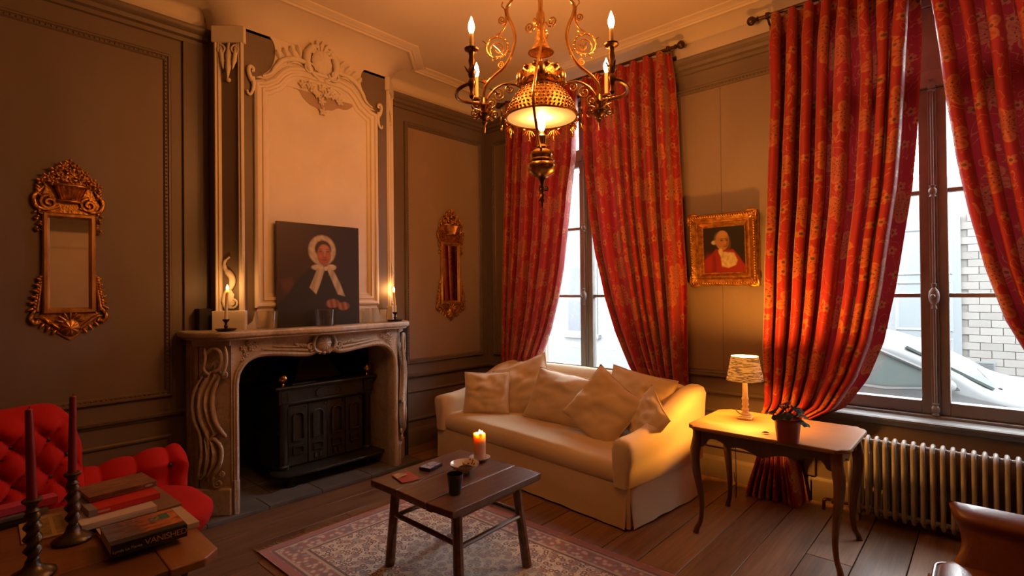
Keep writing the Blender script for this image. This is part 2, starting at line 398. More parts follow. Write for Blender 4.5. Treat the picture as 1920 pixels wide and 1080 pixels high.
# ---- windows
def window(n, c, label):
    t = thing('window_%d'%n, label, 'window', (4.40,c,ZS)); t['kind'] = 'structure'
    fr = M['winframe']; a,b = 4.365, 4.435
    B = lambda nm,u0,u1,v0,v1,x0=a,x1=b,bv=.006: obj(nm, MB().box(x0,x1,c+u0,c+u1,v0,v1), fr, t, None, bevel=bv, world=True)
    for s in (-1,1): B('jamb', min(s*.62,s*.68), max(s*.62,s*.68), ZS, ZT, a-.02, b+.02)
    B('head', -.68,.68, ZT-.05, ZT, a-.02, b+.02); B('frame_sill', -.68,.68, ZS-.03, ZS+.018, a-.035, b+.02)
    B('transom', -.62,.62, 2.79,2.90, a-.03, b+.02); B('transom_mullion', -.075,.075, 2.90, ZT-.05)
    for s in (-1,1):
        q = (lambda x0,x1: (min(s*x0,s*x1), max(s*x0,s*x1)))
        st = B('sash_stile', *q(.002,.073), ZS+.02, 2.79); B('sash_stile', *q(.55,.618), ZS+.02, 2.79)
        B('sash_rail', *q(.073,.55), ZS+.02, .764); B('sash_rail', *q(.073,.55), 2.735, 2.79)
        for z in (1.45,2.125): B('glazing_bar', *q(.073,.55), z-.014, z+.014, a+.012, b-.012)
        for z0,z1 in ((.764,1.436),(1.464,2.111),(2.139,2.735)):
            u0,u1 = q(.073,.55); obj('pane', MB().box(4.398,4.402,c+u0,c+u1,z0,z1), M['pane'], t, None, world=True)
        u0,u1 = q(.075,.62); obj('pane', MB().box(4.398,4.402,c+u0,c+u1,2.90,ZT-.05), M['pane'], t, None, world=True)
    B('cover_bead', -.022,.022, ZS+.02, 2.79, a-.016, a+.004, .005)
    e = obj('espagnolette', MB().tube([(4.335,c,.70),(4.335,c,2.80)], .0085, 10), fr, t, world=True)
    for z in (.72,2.12,2.80):
        obj('rod_guide', MB().lathe([(.006,-.04),(.020,-.036),(.013,-.022),(.022,-.010),(.022,.010),(.013,.022),(.020,.036),(.006,.04)], 12, (4.335,c,z)).box(4.335,4.37,c-.012,c+.012,z-.03,z+.03), fr, e, world=True)
    obj('handle', MB().lathe([(.006,-.085),(.016,-.08),(.010,-.055),(.026,-.03),(.030,0),(.026,.03),(.010,.055),(.016,.08),(.006,.085)], 12, (4.325,c,1.445)).box(4.33,4.37,c-.012,c+.012,1.40,1.49).sphere((4.296,c+.005,1.445), .014), fr, e, world=True)
    return t
window(1, W1, 'tall casement window behind the cream sofa'); window(2, W2, 'tall casement window above the cast iron radiator')
# ---- other walls, never seen straight on (one shows in the tall mirror)
wb = struct('wall_back', 'plain taupe wall behind the camera', 'wall', MB().box(X0-.2,XW+.4,Y0-.2,Y0,-.1,ZC+.1), M['taupe'], smooth=None)
ws = struct('wall_near', 'plain taupe side wall out of view', 'wall', MB().box(X0-.2,X0,Y0,YW,-.1,ZC+.1), M['taupe'], smooth=None)
d = thing('door_1', 'cream painted door reflected in the tall gilt mirror', 'door', (1.5,Y0,0)); d['kind'] = 'structure'
obj('door_leaf', MB().box(.75,2.25,Y0,Y0+.035,0,2.50), M['white'], d, None, world=True, bevel=.004)
obj('door_panel', mould(MB(), rect(.88,2.12,.95,2.28), [(0,.035),(.005,.05),(.03,.05),(.04,.035)], lambda u,v,n:(u,Y0+n,v)), M['white'], d, 30, world=True)
obj('door_frame', MB().box(.63,.75,Y0,Y0+.06,0,2.62).box(2.25,2.37,Y0,Y0+.06,0,2.62).box(.75,2.25,Y0,Y0+.06,2.50,2.62), M['taupe_trim'], d, None, world=True)
# ---- ceiling with its plaster cove
room = [(X0,Y0),(XW,Y0),(XW,YW),(2.86,YW),(2.86,4.07),(2.72,YB),(1.52,YB),(1.38,4.07),(1.38,YW),(X0,YW)]
ce = struct('ceiling', 'warm off-white plaster ceiling', 'ceiling', MB().box(X0-.2,XW+.4,Y0-.2,YW+.2,ZC,ZC+.1), M['plaster'], smooth=None)
prof = [(0,3.38)]+[(.215*(1-math.cos(PI/2*i/10)), 3.40+.195*math.sin(PI/2*i/10)) for i in range(11)]
obj('cove', mould(MB(), room, prof, XYZ), M['plaster'], ce, 60)
obj('cove_moulding', mould(MB(), room, [(.20,3.594),(.205,3.582),(.222,3.580),(.232,3.592),(.246,3.590),(.262,3.602),(.285,3.604),(.30,3.612),(.30,3.622)], XYZ), M['plaster'], ce, 40)
# ---- chimney breast with canted corners
BP = [(1.38,YW+.02),(1.38,4.07),(1.52,YB),(2.72,YB),(2.86,4.07),(2.86,YW+.02)]
cb = struct('trim_4', 'taupe chimney breast with canted corners above the mantel', 'chimney breast', MB().prism(BP, 1.20, ZC+.05, XYZ), M['taupe'], smooth=None)
obj('jamb_core', MB().box(1.24,1.40,4.0,YW+.05,0,1.2).box(2.76,2.98,4.0,YW+.05,0,1.2), M['mortar'], cb, None)
# firebox shell and its bricks
fb = struct('trim_5', 'sooty brick firebox behind the iron stove', 'firebox', MB().box(1.30,2.85,4.83,4.95,-.05,1.4).box(1.28,1.40,4.1,4.95,-.05,1.4).box(2.75,2.87,4.1,4.95,-.05,1.4).box(1.28,2.87,4.3,4.95,1.30,1.42), M['mortar'], smooth=None)
bm = me(MB().box(-.10,.10,-.012,.012,-.027,.027), 'brick', M['soot'])
for r in range(19):
    z = .035+r*.064
    for i in range(-1,7):
        x = 1.40+.1+i*.212+(r%2)*.106
        if 1.40 < x < 2.75:
            b = bpy.data.objects.new('brick', bm); C.objects.link(b); b.parent = fb; b.location = (x,4.822-random.uniform(0,.006),z); b.scale.x = min(1, (min(2.75-x, x-1.40))/.1+.001)
    for i in range(-1,4):
        yy = 4.06+.1+i*.212+(r%2)*.106
        if 4.06 < yy < 4.8:
            for X in (1.407,2.743):
                b = bpy.data.objects.new('brick', bm); C.objects.link(b); b.parent = fb; b.location = (X,yy,z); b.rotation_euler.z = PI/2
# white framing of the breast: canted strips, arch frame, field, crest
def strip_frame(a, b, name_side):
    """white edge mouldings and drops on one canted corner; a,b are plan points, a at the wall side"""
    A = Vector(a); Bv = Vector(b); t = (Bv-A).normalized(); L = (Bv-A).length
    nn = Vector((-t.y, t.x)); nn = nn if nn.y < 0 else -nn
    P = lambda u,v,n: (A.x+t.x*u+nn.x*n, A.y+t.y*u+nn.y*n, v)
    half = [(0,0),(0,.020),(.010,.026),(.018,.014),(.030,.020),(.040,.008),(.042,0)]
    for s in (0,1):
        pr = [(P((w if not s else L-w),1.385,n), P((w if not s else L-w),3.285,n)) for w,n in half]
        mm = MB().rings([[p[0],p[1]] for p in pr], False); obj('edge_moulding', mm, M['white'], cb, 30)
    obj('cap_block', MB().prism(rect(-.014,L+.014,3.285,3.40), -.01, .030, P), M['white'], cb, None, bevel=.004)
    obj('base_block', MB().prism(rect(-.014,L+.012,1.245,1.385), -.01, .040, P), M['white'], cb, None, bevel=.004)
    # acanthus drop under the cap
    mm = MB()
    X = Vector((0,0,-1)); Yv = Vector((t.x,t.y,0)); Z = Vector((nn.x,nn.y,0))
    for du,ln,w in ((-.045,.20,.022),(.0,.27,.026),(.045,.20,.022)):
        leaf(mm, P(L/2+du*1.3,3.285,.012), X-Yv*du*3, Yv, Z, ln, w, .12, 3, .8)
    mm.sphere(P(L/2,3.02,.015), .016, 10, 6)
    for s in (-1,1):
        sp = spiral((0,0), .034, .008, PI/2 if s > 0 else PI/2, 1.2*s, 16); mm.tube([P(L/2+s*.052+x_,3.235+z_,.02) for x_,z_ in sp], .007, 6)
    obj('acanthus_drop', mm, M['white'], cb, 60)
    # flame-like carved shell at the foot
    mm = MB()
    mm.tube([P(L/2+u,v,.016) for u,v in crom([(-.03,1.40),(-.045,1.46),(-.02,1.52),(.012,1.56),(.015,1.62),(-.03,1.68),(-.035,1.73),(.0,1.765)],5)], [.010,.014,.016,.018,.022,.022,.014,.010,.007], 8)
    for s in (-1,1): mm.tube([P(L/2+s*.02+x_,1.44+z_,.014) for x_,z_ in spiral((0,0),.035,.006,-PI/2,1.3*s,16)], .008, 6)
    leaf(mm, P(L/2,1.40,.01), Vector((0,0,1)), Yv, Z, .15, .035, .1, 3, .5)
    obj('carved_foot', mm, M['white'], cb, 60)
strip_frame((1.38,4.07),(1.52,YB),0); strip_frame((2.86,4.07),(2.72,YB),1)
CX = 2.10
def mirr(h): return h+[(2*CX-u,v) for u,v in reversed(h)]
# opening of the arch frame: outer line, counter-clockwise
lft = [(1.585,1.40),(1.585,3.04),(1.66,3.06),(1.72,3.10),(1.77,3.165),(1.83,3.215),(1.93,3.245),(2.02,3.245)]
arch = [(u,v) for u,v in lft]+[(2*CX-u,v) for u,v in reversed(lft)]
arch_ccw = list(reversed(arch))
obj('white_field', MB().prism([(1.60,1.25),(1.60,3.05),(1.70,3.09),(1.78,3.18),(1.86,3.24),(2.34,3.24),(2.42,3.18),(2.50,3.09),(2.60,3.05),(2.60,1.25)], -.01, .004, PB), M['white'], cb, None)
obj('arch_frame', mould(MB(), arch_ccw, [(0,0),(0,.022),(.014,.034),(.030,.034),(.036,.020),(.050,.020),(.056,.030),(.072,.030),(.078,.016),(.098,.012),(.104,.004)], PB), M['white'], cb, 30)
obj('spandrel_plaque', MB().prism([(1.60,3.07)]+crom([(1.64,3.095),(1.695,3.15),(1.728,3.22),(1.740,3.30),(1.73,3.36),(1.70,3.40)],4)+[(2.50,3.40)]+crom([(2.47,3.36),(2.46,3.30),(2.472,3.22),(2.505,3.15),(2.56,3.095)],4)+[(2.60,3.07)], -.01, .010, PB), M['white'], cb, None, bevel=.003)
obj('base_plinth', MB().prism(rect(1.60,2.60,1.25,1.40), -.005, .014, PB), M['white'], cb, None, bevel=.003)
for s in (-1,1):   # little curved feet flanking the plinth
    q = [(CX+s*.49,1.25),(CX+s*.60,1.25),(CX+s*.60,1.275),(CX+s*.56,1.285),(CX+s*.53,1.31),(CX+s*.515,1.36),(CX+s*.49,1.40)]
    obj('plinth_wing', MB().prism(q, -.005, .013, PB), M['white'], cb, None)
# carved crest: cartouche shell, scrolls, flower sprays
mm = MB()
for s in (-1,1):
    mm.tube([PB(CX+s*u,v,.03) for u,v in crom([(.02,3.18),(.10,3.24),(.125,3.33),(.09,3.41),(.03,3.44)],5)], [.012,.024,.030,.024,.010], 8)
    mm.tube([PB(CX+s*(.105+x_),3.245+z_,.035) for x_,z_ in spiral((0,0),.05,.01,PI,1.4*s,18)], .010, 6)
    mm.tube([PB(CX+s*(.055+x_),3.425+z_,.032) for x_,z_ in spiral((0,0),.035,.008,0,1.3*s,16)], .008, 6)
    for k in range(4):   # leaf crest running down the arch
        u = .16+.055*k; v = 3.335-.018*k-.006*k*k*.4
        leaf(mm, PB(CX+s*u,v-.01,.012), Vector((s*.45,0,.9)), Vector((1,0,0)), Vector((0,-1,0)), .092-.006*k, .026, .35, 2, 1.0, 6)
    mm.tube([PB(CX+s*u,v,.026) for u,v in crom([(.13,3.285),(.22,3.285),(.31,3.245),(.365,3.18),(.40,3.12),(.46,3.085)],5)], [.018,.021,.019,.015,.011,.007], 8)
    mm.tube([PB(CX+s*u,v,.022) for u,v in crom([(.14,3.245),(.20,3.262),(.27,3.24)],5)], [.004,.011,.004], 6)
    mm.tube([PB(CX+s*u,v,.020) for u,v in crom([(.53,3.03),(.545,3.06),(.555,3.10),(.545,3.13),(.525,3.125),(.522,3.105),(.535,3.10)],5)], [.016,.015,.014,.013,.012,.010,.008], 8)
    mm.tube([PB(CX+s*u,v,.020) for u,v in crom([(.528,3.06),(.52,3.0),(.53,2.955),(.545,2.93),(.56,2.935),(.565,2.955)],5)], [.016,.013,.010,.010,.009,.007], 8)
mm.grid(lambda u,v: PB(CX+(.085*math.cos(2*PI*u))*math.sin(PI*v/2), 3.325+.095*math.sin(2*PI*u)*math.sin(PI*v/2), .030+.028*math.cos(PI*v/2)+.006*math.cos(18*PI*u)*v), 36, 5)
for k in range(7):
    a = PI*(.12+.76*k/6); leaf(mm, PB(CX+.05*math.cos(a),3.36+.05*math.sin(a),.03), Vector((math.cos(a),0,math.sin(a))), Vector((-math.sin(a),0,math.cos(a))), Vector((0,-1,0)), .085, .018, .25, 2, .7, 6)
for du,dv in ((0,-.02),(-.035,-.075),(.045,-.06),(0,-.12),(-.10,-.02),(-.155,-.03),(-.07,-.05),(.10,-.055),(.155,-.085),(.075,-.02),(.01,-.20)):
    cx_,cz_ = CX+du, 3.14+dv
    for k in range(5):
        a = 2*PI*k/5+du*20; leaf(mm, PB(cx_,cz_,.018), Vector((math.cos(a),0,math.sin(a))), Vector((-math.sin(a),0,math.cos(a))), Vector((0,-1,0)), .040, .015, .7, 1, .8, 4)
    mm.sphere(PB(cx_,cz_,.026), .009, 8, 5)
for s in (-1,1): mm.tube([PB(CX+s*u,v,.016) for u,v in crom([(.02,3.18),(.06,3.15),(.12,3.15),(.17,3.12)],4)], .004, 5)
mm.tube([PB(CX+u,v,.016) for u,v in crom([(0,3.18),(.01,3.1),(-.01,3.03),(.01,2.97)],4)], .004, 5)
obj('carved_crest', mm, M['white'], cb, 60)
# backing of the flower spray: a separate, slightly darker painted plaque
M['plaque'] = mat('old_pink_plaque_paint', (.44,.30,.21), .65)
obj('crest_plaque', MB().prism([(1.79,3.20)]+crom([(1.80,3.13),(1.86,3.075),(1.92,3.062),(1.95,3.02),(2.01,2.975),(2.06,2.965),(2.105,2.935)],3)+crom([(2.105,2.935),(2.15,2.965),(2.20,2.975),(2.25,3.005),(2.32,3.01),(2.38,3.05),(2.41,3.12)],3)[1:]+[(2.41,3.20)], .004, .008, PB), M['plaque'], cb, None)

# ================================================================= the street outside, its colours darkened to offset the over-strong sky
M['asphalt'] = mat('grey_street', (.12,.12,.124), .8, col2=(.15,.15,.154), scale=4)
M['render'] = mat('darkened_white_render', (.082,.085,.087), .8, col2=(.09,.093,.095), scale=1)
M['shutter'] = mat('darkened_grey_shutter', (.052,.060,.064), .6)
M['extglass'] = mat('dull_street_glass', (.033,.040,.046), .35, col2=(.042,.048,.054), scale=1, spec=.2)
M['carpaint'] = mat('darkened_white_car_paint', (.085,.089,.092), .5, spec=.2)
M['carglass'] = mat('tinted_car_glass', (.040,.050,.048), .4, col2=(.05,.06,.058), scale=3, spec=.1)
M['rubber'] = mat('black_rubber', (.03,.03,.03), .6)
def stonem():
    t = NT('darkened_pale_sandstone'); t.set(Base_Color=(.74,.68,.60), Roughness=.85)
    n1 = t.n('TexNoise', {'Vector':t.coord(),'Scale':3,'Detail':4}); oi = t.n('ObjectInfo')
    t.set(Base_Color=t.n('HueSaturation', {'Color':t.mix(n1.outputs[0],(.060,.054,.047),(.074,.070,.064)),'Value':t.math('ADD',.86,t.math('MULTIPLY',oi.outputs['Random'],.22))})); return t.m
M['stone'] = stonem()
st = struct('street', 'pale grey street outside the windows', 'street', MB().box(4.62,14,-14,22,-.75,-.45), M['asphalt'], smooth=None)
XF = 10.8
def PF(u,v,n): return (XF-n, u, v)
h = thing('townhouse', 'white rendered house seen through the window behind the sofa', 'building', (XF,8,-.45))
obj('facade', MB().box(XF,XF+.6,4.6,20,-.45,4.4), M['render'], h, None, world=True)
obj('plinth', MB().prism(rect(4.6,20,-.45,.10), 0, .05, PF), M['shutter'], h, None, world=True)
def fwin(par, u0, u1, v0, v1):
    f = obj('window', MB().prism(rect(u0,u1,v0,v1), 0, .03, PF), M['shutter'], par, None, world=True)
    uc = (u0+u1)/2
    for a,b in ((u0+.07,uc-.03),(uc+.03,u1-.07)):
        for c,d_ in ((v0+.07,(v0+v1)/2-.03),((v0+v1)/2+.03,v1-.07)):
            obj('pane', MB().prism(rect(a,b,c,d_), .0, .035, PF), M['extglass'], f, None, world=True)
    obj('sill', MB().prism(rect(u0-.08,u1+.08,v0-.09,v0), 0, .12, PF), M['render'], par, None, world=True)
fwin(h, 7.0,7.92,.45,2.15); fwin(h, 9.2,10.1,.45,2.15); fwin(h, 5.2,6.1,.45,2.15)
g = thing('stone_house', 'pale stone house seen through the window above the radiator', 'building', (XF,0,-.45))
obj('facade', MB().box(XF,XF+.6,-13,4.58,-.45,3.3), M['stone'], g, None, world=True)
sm_ = me(MB().box(-.126,.126,-.02,.02,-.054,.054), 'stone_block', M['stone'])
for r in range(24):
    for i in range(-4,9):
        u = i*.26+(r%2)*.13; z = -.10+r*.116
        if (.30 < u < 1.32 and z < 2.75) or u > 2.2 or u < -.9 : continue
        b = bpy.data.objects.new('stone_block', sm_); C.objects.link(b); b.parent = g; b.matrix_parent_inverse = g.matrix_basis.inverted(); b.location = (XF-random.uniform(.0,.008),u,z); b.rotation_euler.z = PI/2
dd = obj('door', MB().prism(rect(.34,1.28,-.45,2.6), 0, .05, PF), M['shutter'], g, None, world=True)
for z0,z1 in ((-.2,.7),(.8,1.6),(1.7,2.45)): obj('door_panel', mould(MB(), rect(.44,1.18,z0,z1), [(0,.05),(.02,.065),(.05,.05)], PF), M['shutter'], dd, 30, world=True)
vn = obj('vent', MB().prism(rect(-.04,.17,.22,.37), 0, .03, PF), M['shutter'], g, None, world=True)
for k in range(5): obj('slat', MB().prism(rect(-.02,.15,.235+k*.026,.245+k*.026), .03, .05, PF), M['rubber'], vn, None, world=True)
# parked car, nose towards the right of the view
car = thing('parked_car', 'white car parked in the street outside the right window', 'car', (6.9,.4,-.45))
def PCx(y,z,x): return (x,y,z)
side = crom([(2.9,.10),(2.92,.40),(2.75,.55),(2.35,.92),(1.9,1.03),(1.3,1.06),(.8,1.01),(.3,.80),(-.05,.60),(-.6,.53),(-1.15,.44),(-1.3,.25),(-1.28,-.05)],4)
R_ = []
for x,sy,dz in ((6.10,.97,-.10),(6.14,.985,-.05),(6.24,1,0),(6.9,1,.02),(7.56,1,0),(7.66,.985,-.05),(7.7,.97,-.10)):
    R_.append([(x+(max(0,(z-.45))*(.30 if x < 6.9 else -.30)), .8+(y-.8)*sy, z+dz*(1 if z > .2 else 0)) for y,z in side]+[(x,-1.25,-.18),(x,2.85,-.18)])
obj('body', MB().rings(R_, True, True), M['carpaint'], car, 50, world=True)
gl = [(2.1,.62),(2.05,.80),(1.75,.945),(1.3,.97),(.86,.92),(.45,.74),(.22,.60),(.75,.55)]
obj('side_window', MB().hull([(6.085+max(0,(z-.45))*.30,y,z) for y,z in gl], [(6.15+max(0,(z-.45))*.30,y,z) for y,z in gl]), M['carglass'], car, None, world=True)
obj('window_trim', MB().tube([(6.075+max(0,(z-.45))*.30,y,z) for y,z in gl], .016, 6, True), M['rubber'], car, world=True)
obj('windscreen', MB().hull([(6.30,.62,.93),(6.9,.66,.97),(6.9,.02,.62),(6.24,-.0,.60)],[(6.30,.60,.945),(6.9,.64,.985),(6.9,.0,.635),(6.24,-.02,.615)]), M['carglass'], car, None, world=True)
obj('door_pillar', MB().box(6.13,6.25,1.22,1.30,.56,1.0), M['carpaint'], car, None, world=True)
obj('mirror', MB().sphere((6.06,.33,.63), .09, 12, 8, (.6,1.1,.75)), M['carpaint'], car, 60, world=True)
obj('windscreen_wiper', MB().tube([(6.45,-.02,.615),(6.9,.10,.70)], .012, 6).tube([(6.3,-.05,.60),(6.45,-.02,.615)],.02,6), M['rubber'], car, world=True)
for yy in (-.62,2.25):
    for xx in (6.16,7.64): 
        w = obj('wheel', MB().lathe([(.0,-.10),(.26,-.10),(.31,-.07),(.31,.07),(.26,.10),(0,.10)], 24).xf(Matrix.Translation((xx,yy,-.14))@Matrix.Rotation(PI/2,4,'Y')), M['rubber'], car, world=True)
# ================================================================= fireplace
mp = thing('mantelpiece', 'carved marble mantelpiece with scrolled legs and a serpentine shelf', 'mantelpiece', (2.07,4.0,0))
MX = 2.07
def PM(u,v,n): return (u, 3.84-n, v)
half = [(1.433,.004),(1.433,.86)]+crom([(1.433,.88),(1.447,.96),(1.50,1.03),(1.59,1.060),(1.74,1.052),(1.865,1.036),(1.95,1.032),(2.0,1.050),(2.035,1.042)],4)
opening = half+[(2*MX-u,v) for u,v in reversed(half)]
obj('surround', MB().prism(opening+[(2.75,.004),(2.75,1.20),(1.39,1.20),(1.39,.004)], -.09, 0, PM), M['marble'], mp, None, world=True)
obj('opening_rim', mould(MB(), opening, [(-.004,-.09),(-.004,.010),(.004,.020),(.016,.024),(.024,.014),(.030,.014),(.036,0)], PM, False), M['marble'], mp, 40, world=True)
shelf = [(1.165,4.21),(1.165,4.03)]+crom([(1.195,3.95),(1.26,3.84),(1.32,3.775),(1.45,3.758),(1.65,3.756),(1.85,3.738),(1.95,3.71),(2.0,3.706)],4)
shelf = shelf+[(2*MX-u,v) for u,v in reversed(shelf)]
obj('shelf', MB().prism(shelf, 1.205, 1.25, XYZ), M['marble'], mp, 40, bevel=.014, seg=3, world=True)
obj('shelf_moulding', MB().prism(off(list(reversed(shelf)), .0), 1.19, 1.206, XYZ).xf(Matrix.Translation((MX*.03,4.21*.03,0))@Matrix.Diagonal((.97,.97,1,1))), M['marble'], mp, 40, bevel=.006, world=True)
def console(A, Bv, side):
    A = Vector(A); Bv = Vector(Bv); t = (Bv-A).normalized(); L = (Bv-A).length
    nn = Vector((-t.y,t.x)); nn = nn if nn.y < 0 else -nn
    k_ = L/.237
    P = lambda u,v,n: (A.x+t.x*u*k_+nn.x*n, A.y+t.y*u*k_+nn.y*n, v)
    s = 1 if side < 0 else -1
    plan = [(A.x,4.22),(A.x,A.y),(Bv.x,Bv.y),(MX-s*.637,3.85),(MX-s*.637,4.22)]
    q = obj('jamb', MB().prism(plan, .004, 1.20, XYZ), M['marble'], mp, None, world=True)
    mm = MB()
    lf = [(.275,.04),(.30,.046),(.42,.062),(.52,.058),(.58,.048),(.65,.02),(.75,.006),(.85,.018),(.95,.072),(.985,.10)]
    rg = [(.275,.13),(.35,.178),(.43,.192),(.50,.172),(.53,.15),(.56,.20),(.65,.155),(.75,.135),(.85,.142),(.95,.19),(.985,.18)]
    def fn(u,v):
        z = .275+.71*v; a = interp(lf,z); b = interp(rg,z)
        w = a+(b-a)*u
        d = .012+.055*(math.sin(PI*u)**.6)*(.75+.25*math.cos(3*2*PI*u))*(.8+.3*math.sin(PI*(z-.25)/.36)**2)
        return P(w,z,d)
    mm.grid(fn, 18, 40); obj('scroll_body', mm, M['marble'], q, 70, world=True)
    mm = MB()
    for pts,r in (([(.072,.95),(.02,.85),(.006,.75),(.02,.65),(.05,.575),(.06,.52),(.064,.42),(.042,.29)],.010),
                  ([(.10,.94),(.055,.85),(.045,.74),(.065,.64),(.10,.56),(.112,.5),(.11,.4),(.085,.29)],.009),
                  ([(.19,.95),(.145,.85),(.135,.75),(.155,.65),(.20,.575),(.228,.54)],.012),
                  ([(.125,.525),(.155,.525),(.19,.48),(.197,.42),(.18,.35),(.13,.275)],.012),
                  ([(.10,1.10),(.14,1.135),(.185,1.12),(.20,1.06),(.185,1.0),(.14,.975)],.010),
                  ([(.09,1.14),(.095,1.07),(.085,1.0),(.12,.96)],.008),([(.226,1.15),(.236,1.07),(.225,1.0),(.205,.95)],.009)):
        n_ = .046 if r > .0095 else .050; r *= 1.25
        mm.tube([P(u,v,n_) for u,v in crom(pts,5)], [r*.6]+[r]*8+[r*.6], 8)
    for cu,cv,r0,tr in ((.075,.955,.026,1.5),(.205,.955,.026,-1.5),(.165,.225,.034,1.6),(.19,.285,.018,-1.4),(.05,.275,.018,1.4)):
        mm.tube([P(cu+x_,cv+z_,.030) for x_,z_ in spiral((0,0),r0,.005,PI/2,tr,18)], .009, 6)
    for cu,cv,w in ((.15,1.06,.02),(.12,.96,.018),(.10,.30,.02)):
        for k in range(3): leaf(mm, P(cu,cv,.02), Vector((t.x*(k-1)*.6,t.y*(k-1)*.6,-1)), Vector((t.x,t.y,0)), Vector((nn.x,nn.y,0)), .07, w, .3, 2, .7, 6)
    obj('carving', mm, M['marble'], q, 60, world=True)
    obj('foot_block', MB().prism(rect(-.012,.246,.004,.185), -.01, .030, P), M['marble'], q, None, bevel=.008, world=True)
    obj('cap_block', MB().prism(rect(-.008,.244,1.15,1.20), -.01, .024, P), M['marble'], q, None, bevel=.006, world=True)
    for d in (.05,.09,.13): obj('flute', MB().box(A.x-(.008 if s > 0 else 0),A.x+(.008 if s < 0 else 0),4.04+d-.012,4.04+d+.012,.19,1.16), M['marble'], q, None, bevel=.003, world=True)
    obj('pilaster_foot', MB().box(MX-s*.637-.036,MX-s*.637+.030 if s < 0 else MX-s*.637+.004,3.818,3.90,.004,.24) if s > 0 else MB().box(MX-s*.637+.003,MX-s*.637+.040,3.818,3.845,.004,.24), M['marble'], q, None, bevel=.006, world=True)
console((1.225,4.02),(1.39,3.85),-1); console((2.915,4.02),(2.75,3.85),1)
# frieze carving: shell keystone, ribs, corner flowers
mm = MB()
mm.grid(lambda u,v: PM(MX-.01+(.060*math.cos(2*PI*u))*math.sin(PI*v/2), 1.118+.066*math.sin(2*PI*u)*math.sin(PI*v/2), .012+.035*math.cos(PI*v/2)+.006*math.cos(20*PI*u)*v), 36, 5)
for s in (-1,1):
    mm.tube([PM(MX-.01+s*u,v,.028) for u,v in crom([(.03,1.05),(.075,1.07),(.09,1.12),(.07,1.17),(.035,1.185)],5)], [.006,.012,.014,.012,.006], 8)
    mm.tube([PM(MX-.01+s*(.115+x_),1.10+z_,.022) for x_,z_ in spiral((0,0),.036,.006,-PI/2,1.4*s,16)], .009, 6)
    for k in range(4): leaf(mm, PM(MX+s*(.10+.035*k),1.085+.008*k,.01), Vector((s*.8,0,.5)), Vector((-.4*s,0,.8)), Vector((0,-1,0)), .075-.008*k, .018, .3, 2, .8, 6)
    mm.tube([PM(MX+s*u,v,.014) for u,v in crom([(.14,1.075),(.25,1.088),(.38,1.10),(.48,1.112)],5)], [.012,.010,.008,.005], 8)
    mm.tube([PM(MX+s*u,v,.010) for u,v in crom([(.16,1.105),(.28,1.112),(.40,1.125)],5)], [.006,.006,.004], 6)
    for du,dv in ((.55,1.125),(.585,1.09),(.60,1.045),(.52,1.145),(.565,1.16),(.605,1.13)):
        for k in range(5):
            a = 2*PI*k/5+dv*9; leaf(mm, PM(MX+s*du,dv,.008), Vector((math.cos(a),0,math.sin(a))), Vector((-math.sin(a),0,math.cos(a))), Vector((0,-1,0)), .026, .011, .5, 1, .7, 4)
        mm.sphere(PM(MX+s*du,dv,.014), .007, 8, 5)
for k in range(3): mm.sphere(PM(MX-.05+.04*k,1.048-.006*(k==1),.02), .013, 8, 6)
obj('frieze_carving', mm, M['marble'], mp, 60, world=True)
# ---- cast iron stove
sv = thing('cast_iron_stove', 'black cast iron stove with four folding doors standing in the fireplace', 'stove', (2.24,4.3,0))
I = M['iron']; SY = 4.13
def PS(u,v,n): return (u, SY-n, v)
obj('body', MB().box(1.86,2.63,SY+.02,4.60,.10,.755), I, sv, None, world=True)
obj('top_plate', MB().box(1.79,2.70,4.065,4.62,.755,.775), I, sv, None, bevel=.006, world=True)
obj('tray', MB().prism(crom([(1.78,4.16),(1.765,4.08),(1.80,4.0),(1.90,3.955),(2.1,3.945)],4)+[(2.60,3.945)]+crom([(2.66,3.95),(2.715,3.99),(2.72,4.06),(2.71,4.16)],4), .10, .122, XYZ), I, sv, None, bevel=.006, world=True)
for x in (1.90,2.58):
    for yy in (4.06,4.5): obj('foot', MB().lathe([(.045,0),(.05,.012),(.022,.03),(.020,.06),(.04,.085),(.045,.10)], 12, (x,yy,.004)), I, sv, world=True)
fz = obj('frieze', MB().prism(rect(1.83,2.66,.635,.755), -.03, .025, PS), I, sv, None, bevel=.005, world=True)
pl = [(2.135,.70),(2.155,.725),(2.345,.725),(2.365,.70),(2.365,.68),(2.345,.655),(2.155,.655),(2.135,.68)]
obj('name_plate', mould(MB(), list(reversed(pl)), [(0,.025),(0,.036),(.010,.036),(.012,.030)], PS), I, fz, 30, world=True)
obj('plate_field', MB().prism(pl, .02, .031, PS), I, fz, None, world=True)
obj('moulding', run(MB(), [(.02,.618),(.030,.622),(.036,.636),(.030,.644),(.02,.648)], 1.83, 2.66, PS), I, fz, 30, world=True)
for s in (-1,1):
    x = 2.245+s*.375
    cl = obj('column', MB().lathe([(.040,.124),(.042,.15),(.033,.16),(.033,.60),(.044,.615),(.044,.635)], 14, (x,SY-.01,0)), I, sv, world=True)
    obj('capital', MB().prism(rect(x-.045,x+.045,.635,.752), 0, .045, PS), I, cl, None, bevel=.005, world=True)
    obj('capital_panel', mould(MB(), rect(x-.032,x+.032,.65,.74), [(0,.045),(.002,.052),(.010,.052),(.012,.046)], PS), I, cl, None, world=True)
    obj('ball_finial', MB().lathe([(.020,0),(.012,.008),(.010,.02),(.024,.03),(.040,.052),(.040,.066),(.028,.090),(.004,.100)], 16, (x,4.12,.775)), M['brass'], sv, world=True, label='small brass ball')
